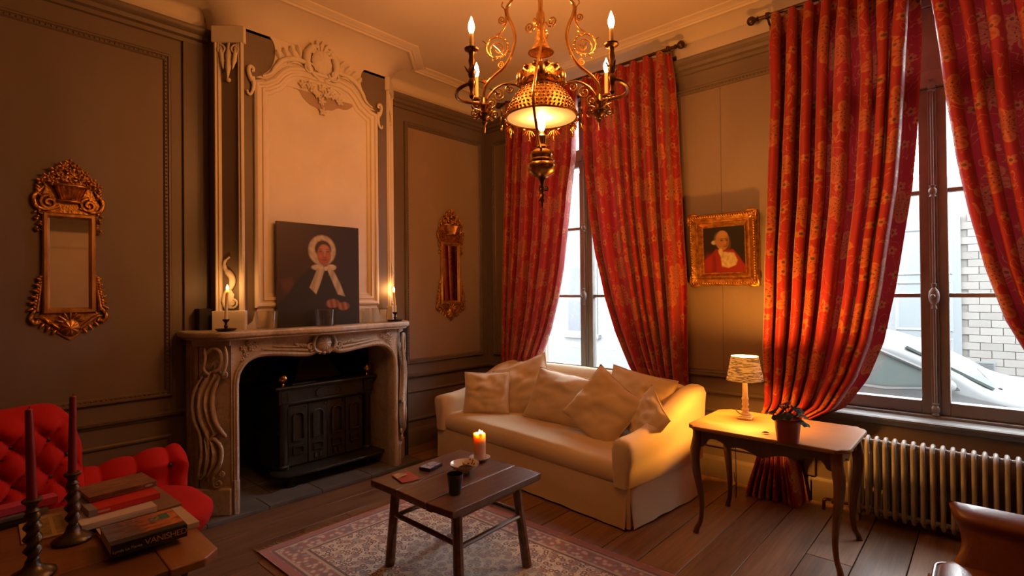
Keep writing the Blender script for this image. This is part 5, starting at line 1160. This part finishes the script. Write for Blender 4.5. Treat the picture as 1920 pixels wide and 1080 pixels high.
# order counter-clockwise by angle
out.sort(key=lambda p: math.atan2(p[1],p[0]))
obj('top', MB().prism(out, TZ-.024, TZ, XYZ), M['honey'], sd, None, bevel=.007, seg=3)
def scal(L): # scalloped lower edge of an apron, symmetrical
    e = [(0,.0),(.06,.0),(.09,.035),(.13,.055),(.20,.045),(.26,.02),(.33,.030),(.40,.022),(.46,.004),(.5,-.006)]
    h_ = [(x*L,TZ-.125+z) for x,z in e]; return h_+[(L-x,z) for x,z in reversed(h_[:-1])]
for s in (-1,1):
    L = 2*hy-.11; pr = [(u-L/2,v) for u,v in crom(scal(L),3)]+[(L/2,TZ-.024),(-L/2,TZ-.024)]
    obj('apron', MB().prism(pr, s*(hx-.06)-.010, s*(hx-.06)+.010, lambda u,v,n: (n,u,v)), M['honeyx'], sd, None)
    L = 2*hx-.11; pr = [(u-L/2,v) for u,v in crom(scal(L),3)]+[(L/2,TZ-.024),(-L/2,TZ-.024)]
    obj('apron', MB().prism(pr, s*(hy-.06)-.010, s*(hy-.06)+.010, lambda u,v,n: (u,n,v)), M['honeyx'], sd, None)
for sx in (-1,1):
    for sy in (-1,1):
        dx,dy = sx*.7071, sy*.7071; bx_,by_ = sx*(hx-.062), sy*(hy-.062)
        pts = [(0,TZ-.026),(.002,TZ-.08),(.016,.52),(.020,.46),(.008,.36),(-.012,.25),(-.020,.15),(-.010,.07),(.012,.03),(.020,.0)]
        rad = [.030,.031,.032,.029,.024,.019,.0155,.014,.016,.018]
        path = crom([(bx_+dx*o_,by_+dy*o_,z) for o_,z in pts],3); rr = [interp([(i*3,r) for i,r in enumerate(rad)],k) for k in range(len(path))]
        obj('leg', MB().tube(path, rr, 10, up=(dx,dy,0)), M['honeyx'], sd, 50)
lp = thing('table_lamp', 'lit table lamp with a cream turned column and grey sketched shade', 'lamp', (3.545,1.185,TZ+.001), rd(10))
obj('base', MB().box(-.043,.043,-.043,.043,0,.014).box(-.036,.036,-.036,.036,.014,.024), M['bone'], lp, None, bevel=.003)
obj('column', MB().lathe([(.030,.024),(.030,.034),(.020,.040),(.018,.052),(.022,.056),(.022,.066),(.0165,.070),(.0165,.084),(.021,.088),(.021,.096),(.019,.100),(.0185,.12),(.0215,.126),(.0215,.134),(.0175,.140),(.0145,.24),(.021,.246),(.021,.254),(.010,.256),(.010,.27)], 20), M['bone'], lp, 40)
t_ = NT('sketched_fabric_shade'); wv = t_.n('TexNoise', {'Vector':t_.coord((11,11,95)),'Scale':1.5,'Detail':2.5,'Distortion':1.2})
cs = t_.ramp(wv.outputs[0], [(.42,(.10,.09,.10)),(.50,(.50,.47,.44)),(.62,(.62,.58,.52))]); df = t_.n('BsdfDiffuse', {0:cs}); tl = t_.n('BsdfTranslucent', {0:cs}); mx = t_.n('MixShader', {0:.22,1:df.outputs[0],2:tl.outputs[0]}); t_.t.links.new(mx.outputs[0], t_.out.inputs[0]); M['shade'] = t_.m
obj('shade', MB().lathe([(.112,.250),(.082,.402)], 40).lathe([(.1105,.250),(.0805,.402)], 40), M['shade'], lp, 60, recalc=False)
lp_sh = lp.children[-1]
m_ = lp_sh.data
import bmesh as _bm
b_ = _bm.new(); b_.from_mesh(m_); _bm.ops.delete(b_, geom=[f for f in b_.faces if len(f.verts) > 4], context='FACES_ONLY'); b_.to_mesh(m_); b_.free()
for r_,z_ in ((.112,.250),(.082,.402)): obj('shade_rim', MB().tube([(r_*math.cos(2*PI*k/40),r_*math.sin(2*PI*k/40),z_) for k in range(40)], .0022, 6, True), M['shade'], lp)
obj('shade_carrier', MB().tube([(.081*math.cos(a),.081*math.sin(a),.385) for a in (0,PI)], .0015, 5).tube([(0,.081,.385),(0,-.081,.385)], .0015, 5), M['darkmetal'], lp)
obj('bulb', MB().lathe([(.008,.27),(.008,.362),(.011,.368),(.015,.382),(.013,.395),(.006,.404),(.001,.405)], 16), M['lampbulb'], lp, 60)
cd_ = obj('lamp_cord', MB().tube(crom([(3.60,1.22,TZ+.004),(3.72,1.30,TZ+.004),(3.79,1.33,TZ-.01),(3.80,1.34,.5),(3.82,1.345,.2),(3.86,1.36,.03),(3.95,1.40,.006),(4.10,1.45,.006),(4.19,1.48,.02),(4.215,1.50,.08)],5), .0028, 6), M['cord'], None); tag(cd_, 'thin dark lamp cord hanging behind the side table to the wall', 'cord')
po = thing('potted_plant', 'small cyclamen with dark leaves in a red pot on the side table', 'potted plant', (3.165,.835,TZ+.001))
obj('pot', MB().lathe([(0,0),(.052,0),(.055,.004),(.066,.108),(.069,.112),(.069,.130),(.063,.130),(.060,.110),(0,.108)], 30), M['redpot'], po, 50)
obj('soil', MB().lathe([(.061,.116),(.03,.120),(0,.121)], 20), mat('potting_soil', (.02,.012,.008), .95), po, None)
M['cyleaf'] = mat('cyclamen_leaf', (.014,.022,.010), .75, col2=(.026,.036,.016), scale=40, spec=.15); M['cyred'] = mat('leaf_underside', (.16,.02,.018), .6); M['petal'] = mat('cyclamen_petal', (.60,.22,.22), .6, col2=(.66,.45,.38), scale=30)
rnd = random.Random(11)
LV = [(x*.8,y*.8,z-.01,r*.72) for x,y,z,r in [(.065,.035,.19,.04),(-.02,.09,.17,.045),(-.075,.045,.155,.042),(-.09,-.02,.17,.045),(-.05,-.08,.20,.04),(.03,-.085,.16,.042),(.085,-.035,.14,.040),(.01,.02,.215,.04),(-.03,-.105,.13,.042),(.10,.07,.10,.036)]]
for i,(x,y,z,r) in enumerate(LV):
    st_ = obj('leaf_stalk', MB().tube(crom([(x*.15,y*.15,.115),(x*.55,y*.55,z*.85),(x,y,z)],4), .0022, 5), M['cyred'], po)
    a = math.atan2(y,x)
    def lf2(u,v,x=x,y=y,z=z,r=r,a=a,i=i):
        th = 2*PI*u; rr_ = r*v*(1-.35*max(0,math.cos(th))**8)*(1+.04*math.sin(9*th)); px_ = rr_*math.cos(th+a+PI); py_ = rr_*math.sin(th+a+PI)
        d_ = px_*math.cos(a)+py_*math.sin(a); return (x+px_, y+py_, z-.45*d_-.2*rr_*rr_/r+.004*math.sin(5*th)*v)
    obj('leaf', MB().grid(lf2, 20, 4), M['cyleaf'], po, 60)
for x,y,z in ((-.02,-.03,.19),(.02,.0,.20),(-.045,.01,.185)):
    obj('flower_stalk', MB().tube([(x*.2,y*.2,.115),(x*.8,y*.8,z-.02),(x,y,z)], .0016, 5), M['cyred'], po)
    mm = MB()
    for k in range(5):
        a = 2*PI*k/5+x*30; leaf(mm, (x,y,z-.008), Vector((math.cos(a)*.5,math.sin(a)*.5,1)), Vector((-math.sin(a),math.cos(a),0)), Vector((math.cos(a),math.sin(a),0)), .030, .009, .5, 1, .3, 5)
    obj('flower', mm, M['petal'], po, 60)
dl = obj('dry_leaf', MB().grid(lambda u,v: (-.022+.044*u,.013*math.sin(PI*u)*(2*v-1),.004+.008*(2*v-1)**2*math.sin(PI*u)), 8, 4), M['cyred'], None, 60); dl.location = (3.25,.975,TZ+.001); dl.rotation_euler.z = 1.9
tag(dl, 'fallen dry leaf lying on the side table by the pot', 'leaf')

# ================================================================= radiator
ra = thing('radiator', 'old grey cast iron column radiator under the right window', 'radiator', (4.09,.05,0))
M['radpaint'] = mat('grey_radiator_paint', (.34,.33,.31), .4, col2=(.40,.385,.36), scale=10, bump=.05)
mm = MB()
loop = [(-.06,.10)]+[(-.06,z) for z in (.2,.35,.48)]+[(-.06+.06*(1-math.cos(PI*k/8)),.485+.055*math.sin(PI*k/8)) for k in range(1,8)]+[(.06,z) for z in (.48,.35,.2,.10)]+[(.06-.06*(1-math.cos(PI*k/8)),.095-.05*math.sin(PI*k/8)) for k in range(1,8)]
mm.tube([(x,0,z) for x,z in loop], .0118, 8, True); mm.tube([(0,0,.10),(0,0,.49)], .009, 7); mm.sphere((0,0,.520),.018,8,6,(1.5,1.35,.8)); mm.sphere((0,0,.065),.018,8,6,(1.4,1.35,.8))
sec_m = me(mm, 'section', M['radpaint']); fixn(sec_m); sec_m.polygons.foreach_set('use_smooth', [True]*len(sec_m.polygons))
for i in range(29):
    o = bpy.data.objects.new('section', sec_m); C.objects.link(o); o.parent = ra; o.location = (0,.645-.047*i,0)
obj('connector', MB().tube([(0,.66,.515),(0,-.70,.515)], .013, 8), M['radpaint'], ra); obj('connector', MB().tube([(0,.66,.075),(0,-.70,.075)], .013, 8), M['radpaint'], ra)
for y in (.62,-.66): obj('foot', MB().hull([(-.06,y-.02,.0),(.06,y-.02,0),(.06,y+.02,0),(-.06,y+.02,0)],[(-.03,y-.012,.06),(.03,y-.012,.06),(.03,y+.012,.06),(-.03,y+.012,.06)]), M['radpaint'], ra, None)
vv = obj('valve', MB().tube(crom([(0,.66,.075),(0,.74,.075),(0,.80,.072),(0,.81,.03),(0,.81,.0)],4), .011, 8).lathe([(.016,-.02),(.018,0),(.016,.02)],10,(0,.74,.075)), M['brass'], ra); obj('valve_knob', MB().lathe([(.010,0),(.020,.006),(.022,.03),(.016,.042),(0,.044)], 12).xf(Matrix.Translation((-.012,.74,.085))@Matrix.Rotation(-PI/2,4,'Y')), M['brass'], vv)
# ================================================================= red velvet armchair
rc = thing('velvet_armchair', 'red velvet button-tufted armchair beside the fireplace', 'armchair', (.35,3.1,0))
V = M['velvet']
Ap, Bp = Vector((-.42,3.02,0)), Vector((.515,3.30,0)); tt = (Bp-Ap).normalized(); nb = Vector((tt.y,-tt.x,0)); LB = (Bp-Ap).length
def tuft(s,z,ps,pz,A): 
    p = s/ps+z/pz; q = s/ps-z/pz; return A*(abs(math.sin(PI*p))*abs(math.sin(PI*q)))**.36
def topz(s):
    e = min(s, LB-s); return .70+.30*(1-(1-min(e/.17,1))**2.6)**.5 if e >= 0 else .70
def backfn(side):
    def f(u,v):
        s = LB*u; zt = topz(min(max(s,.002),LB-.002)); z = .34+(zt-.34)*v
        bul = .075*math.sqrt(max(0,1-(2*u-1)**8))*math.sqrt(max(0,1-max(0,(v-.86)/.14)**2))
        d = bul+(tuft(s,z-.02,.135,.165,.058)*(1-sm(.84,.97,v))*(1-abs(2*u-1)**10) if side > 0 else .0)
        p = Ap+tt*s+(nb*d if side > 0 else -nb*(bul*.8))-nb*.10*(v-.3)*.6
        return (p.x-.35, p.y-3.1, z)
    return f
obj('back', MB().grid(backfn(1), 90, 60).grid(backfn(-1), 40, 20), V, rc, 180)
mb_ = MB()
for i in range(0,16):
    for j in range(0,13):
        s = .135*i/2; z = .02+.0825*j
        if (i+j)%2: continue
        if .06 < s < LB-.05 and .42 < z < topz(s)-.09:
            v = (z-.34)/(topz(s)-.34); p = Ap+tt*s+nb*.083-nb*.10*(v-.3)*.6; b = obj('button', MB().sphere((0,0,0), .011, 8, 6), M['button'], rc, 60); b.location = (p.x-.35,p.y-3.1,z)
# arm with channelled inner face and scalloped roll
def armfn(side):
    def f(u,v):
        x = .44+.55*u; lob = abs(math.sin(PI*(x-.44)/.148)); zt = .612+.050*u+.022*lob**.6-.09*max(0,(u-.82)/.18)**3
        z = .36+(zt-.36)*v
        roll = math.sqrt(max(0,1-max(0,(v-.72)/.28)**2))
        d = (.055+.040*(lob**.5)*(1-sm(.75,.95,v)))*roll*math.sqrt(max(0.0,1-max(0,(u-.90)/.10)**2))
        y = 3.385+.02*u-(d if side > 0 else -.9*d)-(.03*sm(.45,.85,v)*roll if side > 0 else -.02*roll)
        return (x-.35, y-3.1, z)
    return f
ar = obj('arm', MB().grid(armfn(1), 72, 40).grid(armfn(-1), 40, 16), V, rc, 180)
for k in range(1,4):
    b = obj('button', MB().sphere((.44+.148*k-.35,3.306-3.1,.545+.012*k), .013, 8, 6), M['button'], ar, 60)
Aq, Bq = (-.42,3.02), (-.05,2.60)
def arm2(side):
    def f(u,v):
        x = -.42+.40*u*.35; y = 3.0-.50*u; zt = .62+.04*u; z = .36+(zt-.36)*v
        d = .06*math.sqrt(max(0,1-max(0,(v-.72)/.28)**2)); return (x+(d if side > 0 else -d)-.35, y-3.1, z)
    return f
obj('arm', MB().grid(arm2(1), 30, 20).grid(arm2(-1), 20, 10), V, rc, 180)
def rr_plan(x0,x1,y0,y1,r,n=7):
    o = []
    for cx_,cy_,a0 in ((x1-r,y0+r,-PI/2),(x1-r,y1-r,0),(x0+r,y1-r,PI/2),(x0+r,y0+r,PI)):
        for k in range(n+1): a = a0+PI/2*k/n; o.append((cx_+r*math.cos(a),cy_+r*math.sin(a)))
    return o
R_ = []
for z,ins in ((.26,.10),(.30,.06),(.35,.022),(.40,.004),(.435,.008),(.455,.03),(.470,.07),(.480,.14),(.485,.22)):
    R_.append([(x-.35,y-3.1,z) for x,y in rr_plan(-.40+ins,1.005-ins,2.84+ins,3.40-ins*.6,max(.20-ins*.5,.08))])
obj('seat', MB().rings(R_, True, True), V, rc, 60)
obj('seat_rail', MB().prism([(x-.35,y-3.1) for x,y in rr_plan(-.30,.92,2.93,3.36,.12)], .22, .28, XYZ), V, rc, 60)
for x,y in ((.86,2.99),(.86,3.30),(-.24,2.99),(-.24,3.30)):
    lg = obj('leg', MB().lathe([(.010,.035),(.016,.05),(.014,.10),(.024,.17),(.030,.20),(.030,.24)], 12, (x-.35,y-3.1,0)), M['darkwood'], rc); obj('caster', MB().lathe([(.0,-.010),(.018,-.010),(.020,0),(.018,.010),(0,.010)], 14).xf(Matrix.Translation((x-.35,y-3.1,.020))@Matrix.Rotation(PI/2,4,'Y')), M['darkbrass'], lg)

# ================================================================= foreground table with candlesticks and books
ft = thing('wooden_table', 'polished brown wooden table with clipped corners in the left foreground', 'table', (-.2,2.1,0))
FZ = .74
def F2(x,y): return (x+.2,y-2.1)
obj('end_board', MB().prism([F2(*p) for p in ((.451,1.692),(.540,1.690),(.588,1.735),(.600,2.46),(.560,2.50),(.478,2.50))], FZ-.026, FZ, XYZ), wood('table_end_wood', (.17,.060,.018), (.32,.125,.040), 1, .34, .7, .25), ft, None, bevel=.005, seg=3)
ys = [1.694,1.90,2.11,2.31,2.50]
for i in range(4):
    a,b = ys[i]+.001,ys[i+1]-.001; xa = .449+.027*(a-1.692)/.81; xb = .449+.027*(b-1.692)/.81
    obj('top_board', MB().prism([F2(-1.05,a),F2(xa,a),F2(xb,b),F2(-1.05,b)], FZ-.026, FZ, XYZ), M['tablewood'], ft, None, bevel=.0015, seg=1)
obj('apron', MB().box(-.75,.66,-.35,-.33,FZ-.12,FZ-.027), M['tablewood'], ft, None); obj('apron', MB().box(-.75,.66,.33,.35,FZ-.12,FZ-.027), M['tablewood'], ft, None); obj('apron', MB().box(.66,.68,-.35,.35,FZ-.12,FZ-.027), M['tablewood'], ft, None)
for x in (-.72,.645):
    for y in (-.335,.335): obj('leg', MB().lathe([(.022,0),(.028,.03),(.020,.06),(.030,.30),(.034,.45),(.024,.52),(.036,.56),(.036,.713)], 14, (x,y,0)), M['tablewood'], ft)
def candlestick(label, loc, tilt, hc):
    t = thing('candlestick', label, 'candlestick', loc, 0, 'barley twist candlesticks on the wooden table')
    obj('base', MB().lathe([(0,0),(.050,0),(.053,.005),(.051,.010),(.038,.017),(.022,.026),(.017,.036),(.015,.045)], 26), M['darkwood'], t, 50)
    R_ = []
    for j in range(61):
        z = .040+.135*j/60; tw = 2*PI*2.1*j/60; env = .72+.28*math.sin(PI*j/60)**.5
        R_.append([((.0165*env*(1+.30*math.cos(2*(a-tw))))*math.cos(a),(.0165*env*(1+.30*math.cos(2*(a-tw))))*math.sin(a),z) for a in [2*PI*k/20 for k in range(20)]])
    obj('twisted_stem', MB().rings(R_, True, True), M['darkwood'], t, 80)
    obj('cup', MB().lathe([(.012,.172),(.017,.178),(.012,.184),(.013,.195),(.022,.203),(.023,.208),(.018,.212),(.012,.212),(.010,.206)], 20), M['darkwood'], t, 50)
    obj('candle', MB().tube([(0,0,.205),(tilt*.5,0,.205+hc*.5),(tilt,0,.205+hc)], [.0115,.0105,.0085], 14).sphere((tilt,0,.205+hc),.0085,12,6,(1,1,.6)), M['winered'], t, 60); obj('wick', MB().tube([(tilt,0,.205+hc),(tilt+.001,0,.217+hc)], .0012, 5), M['button'], t)
candlestick('dark twisted candlestick with a red candle, nearer the camera', (.192,1.935,FZ+.001), -.006, .245)
candlestick('dark twisted candlestick with a red candle, beside the book pile', (.304,2.125,FZ+.001), .002, .238)
def book(label, x0,x1,y0,y1,z0,z1, cover, rot=0, spine=None, pages=(.50,.40,.28), name='book'):
    cx_,cy_ = (x0+x1)/2,(y0+y1)/2; w,d_,h_ = (x1-x0)/2,(y1-y0)/2,z1-z0
    t = thing(name, label, 'book', (cx_,cy_,z0), rd(rot), 'books lying on the wooden table')
    c_ = .0022
    obj('cover', MB().box(-w,w,-d_,d_,0,c_), cover, t, None); obj('cover', MB().box(-w,w,-d_,d_,h_-c_,h_), cover, t, None)
    obj('spine', MB().box(-w,w,-d_-.0015,-d_+.002,0,h_), spine or cover, t, None, bevel=.001)
    obj('pages', MB().box(-w+.003,w-.003,-d_+.002,d_-.003,c_,h_-c_), mat('page_edges', pages, .8), t, None)
    return t,w,d_,h_
def lettering(par, body, loc, size, m, rot=(PI/2,0,0), w=None):
    cu = bpy.data.curves.new('lettering','FONT'); cu.body = body; cu.size = size; cu.extrude = .0004; cu.align_x = 'CENTER'; cu.align_y = 'CENTER'; cu.materials.append(m)
    if w: cu.space_character = w
    q_ = bpy.data.objects.new('lettering', cu); C.objects.link(q_); m_ = bpy.data.meshes.new_from_object(q_.evaluated_get(bpy.context.evaluated_depsgraph_get())); bpy.data.objects.remove(q_); o = bpy.data.objects.new('lettering', m_); C.objects.link(o); o.parent = par; o.location = loc; o.rotation_euler = rot; return o
black = mat('black_cover', (.010,.010,.012), .3); creamc = mat('cream_cover', (.46,.34,.22), .5, col2=(.52,.40,.27), scale=8)
def sunset():
    t = NT('sunset_cover_print'); tc = t.n('TexCoord').outputs['Object']; s_ = t.n('SeparateXYZ', {0:tc})
    n1 = t.n('TexNoise', {'Vector':t.n('Mapping', {'Vector':tc,'Scale':(14,40,1)}).outputs[0],'Scale':1.3,'Detail':5,'Distortion':.8})
    f = t.math('ADD', t.math('MULTIPLY', n1.outputs[0], .9), t.math('MULTIPLY', s_.outputs[0], 2.6))
    t.set(Base_Color=t.ramp(f, [(.20,(.13,.14,.20)),(.40,(.09,.04,.05)),(.50,(.36,.09,.035)),(.66,(.62,.20,.035)),(.82,(.22,.04,.03))]), Roughness=.3); return t.m
gold = mat('gold_print', (.55,.32,.08), .35, .4); pale = mat('pale_print_ink', (.50,.45,.38), .5)
book('large cream book lying under the thriller paperback', .362,.600,1.935,2.125,FZ+.001,FZ+.017, creamc, 0)
t,w,d_,h_ = book('thick paperback with a fiery sky cover and gold title on its black spine', .350,.540,1.845,2.02,FZ+.0185,FZ+.0545, black, -1.5)
obj('cover_print', MB().box(-w+.001,w-.001,-d_+.030,d_-.001,h_,h_+.0004), sunset(), t, None)
lettering(t, 'VANISHED', (.040,-d_-.0018,h_*.52), .0245, gold, w=.92); lettering(t, 'Lynda La Plante', (-.056,-d_-.0018,h_*.42), .0112, pale)
obj('black_panel', MB().box(.0,w-.002,-d_+.004,-d_+.034,h_+.0004,h_+.0007), black, t, None)
obj('teal_sticker', MB().box(.048,.074,.012,.060,h_+.0004,h_+.0008), mat('teal_print', (.03,.16,.13), .4), t, None); obj('white_sticker', MB().box(.020,.046,.008,.056,h_+.0004,h_+.0008), mat('white_black_print', (.30,.28,.26), .4, col2=(.02,.02,.02), scale=90), t, None)
bk = thing('flat_box', 'flat brown box at the bottom of the book pile', 'box', (.485,2.30,FZ+.001), rd(2)); 
obj('lid', MB().box(-.122,.122,-.150,.150,.006,.014), mat('brown_box_card', (.16,.085,.040), .6, col2=(.22,.12,.06), scale=10), bk, None, bevel=.0015); obj('tray', MB().box(-.118,.118,-.146,.146,0,.0058), mat('dark_box_card', (.08,.04,.02), .7), bk, None)
t,w,d_,h_ = book('white book below the red book in the pile', .325,.530,2.135,2.31,FZ+.0165,FZ+.036, mat('white_cover', (.56,.46,.34), .45), 1)
obj('spine_print', MB().box(-.03,.065,-d_-.0019,-d_-.0015,h_*.42,h_*.58), mat('grey_ink', (.40,.32,.23), .5, col2=(.56,.46,.34), scale=220), t, None)
t,w,d_,h_ = book('bright red book near the top of the pile', .350,.553,2.195,2.37,FZ+.0375,FZ+.058, mat('red_cover', (.50,.018,.014), .4), 3)
obj('spine_print', MB().box(-.078,-.045,-d_-.0025,-d_-.0014,h_*.35,h_*.65), mat('pale_red_ink', (.60,.20,.16), .5, col2=(.62,.40,.32), scale=260), t, None); obj('grey_band', MB().box(-w-.0004,-w+.022,-d_-.0022,d_,-.0002,h_+.0004), mat('grey_cover_band', (.20,.18,.17), .5), t, None)
t,w,d_,h_ = book('brown book with a painted spine on top of the pile', .362,.562,2.275,2.43,FZ+.0595,FZ+.078, mat('painted_brown_cover', (.10,.035,.018), .4, col2=(.30,.13,.06), scale=16, stretch=(1,3,3)), 4)
obj('pale_emblem', MB().prism([(.062,h_*.40),(.075,h_*.32),(.086,h_*.45),(.088,h_*.66),(.076,h_*.74),(.064,h_*.62)], d_+.0014, d_+.0020, lambda u,v,n: (u,-n,v)), pale, t, None)
ts = thing('booklet', 'tan printed booklet lying under the far candlestick', 'booklet', (.290,2.300,FZ+.001), rd(6)); obj('sheets', MB().box(-.062,.062,-.115,.115,0,.004), mat('tan_paper', (.36,.25,.13), .7), ts, None)
for k in range(3): obj('olive_column', MB().box(-.05+.036*k,-.025+.036*k,-.10,.08,.004,.0043), mat('olive_print', (.16,.12,.05), .7, col2=(.28,.20,.10), scale=60), ts, None)
ts.location.x = .215; ts.location.y = 2.29; ts.rotation_euler.z = rd(-3)
ts.location = (.262,2.315,FZ+.001)
book('lowest black book in the left pile under the pink book', -.06,.255,2.385,2.47,FZ+.001,FZ+.016, black, 8); 
t,w,d_,h_ = book('grey and black magazine in the middle of the left pile', -.04,.28,2.405,2.475,FZ+.0175,FZ+.030, mat('grey_black_cover', (.05,.045,.045), .35, col2=(.18,.16,.15), scale=6), 7)
book('bright pink book on top of the left pile', -.06,.31,2.43,2.485,FZ+.032,FZ+.056, mat('pink_cover', (.48,.045,.10), .4), 6)
# ================================================================= leather armchair
lc = thing('leather_armchair', 'worn brown leather armchair at the right edge of the picture', 'armchair', (2.62,-.22,0), rd(0))
Le = M['leather']
def lback(side):
    def f(u,v):
        y = .34-.80*u; edge = math.sqrt(max(0,1-abs(2*u-1)**14)); z = .34+.275*v
        fl_ = .02*math.cos(PI*2*v)*(1-u)**6
        roll = math.sqrt(max(0,1-max(0,(v-.80)/.20)**2)); th = .055*roll*edge+.028*sm(.70,.88,v)*roll*(edge)
        x = .13+.10*v; dim = .018*math.exp(-(((u-.38)*9)**2+((v-.45)*5)**2))
        return (x-(th-dim if side > 0 else -th), y+fl_, z)
    return f
bk_ = obj('back', MB().grid(lback(1), 60, 30).grid(lback(-1), 40, 14), Le, lc, 180)
obj('button', MB().sphere((.12,.34-.80*.38,.49), .012, 8, 6), Le, bk_, 60); obj('button', MB().sphere((.12,.34-.80*.72,.49), .012, 8, 6), Le, bk_, 60)
R_ = []
for z,ins in ((.20,.03),(.24,.006),(.34,.0),(.375,.010),(.395,.035),(.405,.08),(.41,.15)): R_.append([(x,y,z+.004*mnoise.noise(Vector((x*6,y*6,z)))) for x,y in rr_plan(-.46+ins,.17,-.44+ins,.405-ins,.06)])
obj('seat_cushion', MB().rings(R_, True, True), Le, lc, 60)
mm = MB(); 
mm.tube([(x,y,.375) for x,y in rr_plan(-.455,.17,-.435,.40,.06)], .008, 7, True); obj('seat_piping', mm, Le, lc, 60)
for y in (.40,): obj('scroll_knuckle', MB().lathe([(0,-.02),(.030,-.02),(.036,-.008),(.036,.008),(.030,.02),(0,.02)], 18).xf(Matrix.Translation((.06,y,.33))@Matrix.Rotation(PI/2,4,'X')), Le, lc, 60)
for y in (.34,-.37):
    for x in (-.40,.14): obj('leg', MB().lathe([(.016,0),(.020,.03),(.026,.15),(.030,.21)], 12, (x,y,0)), M['darkwood'], lc)
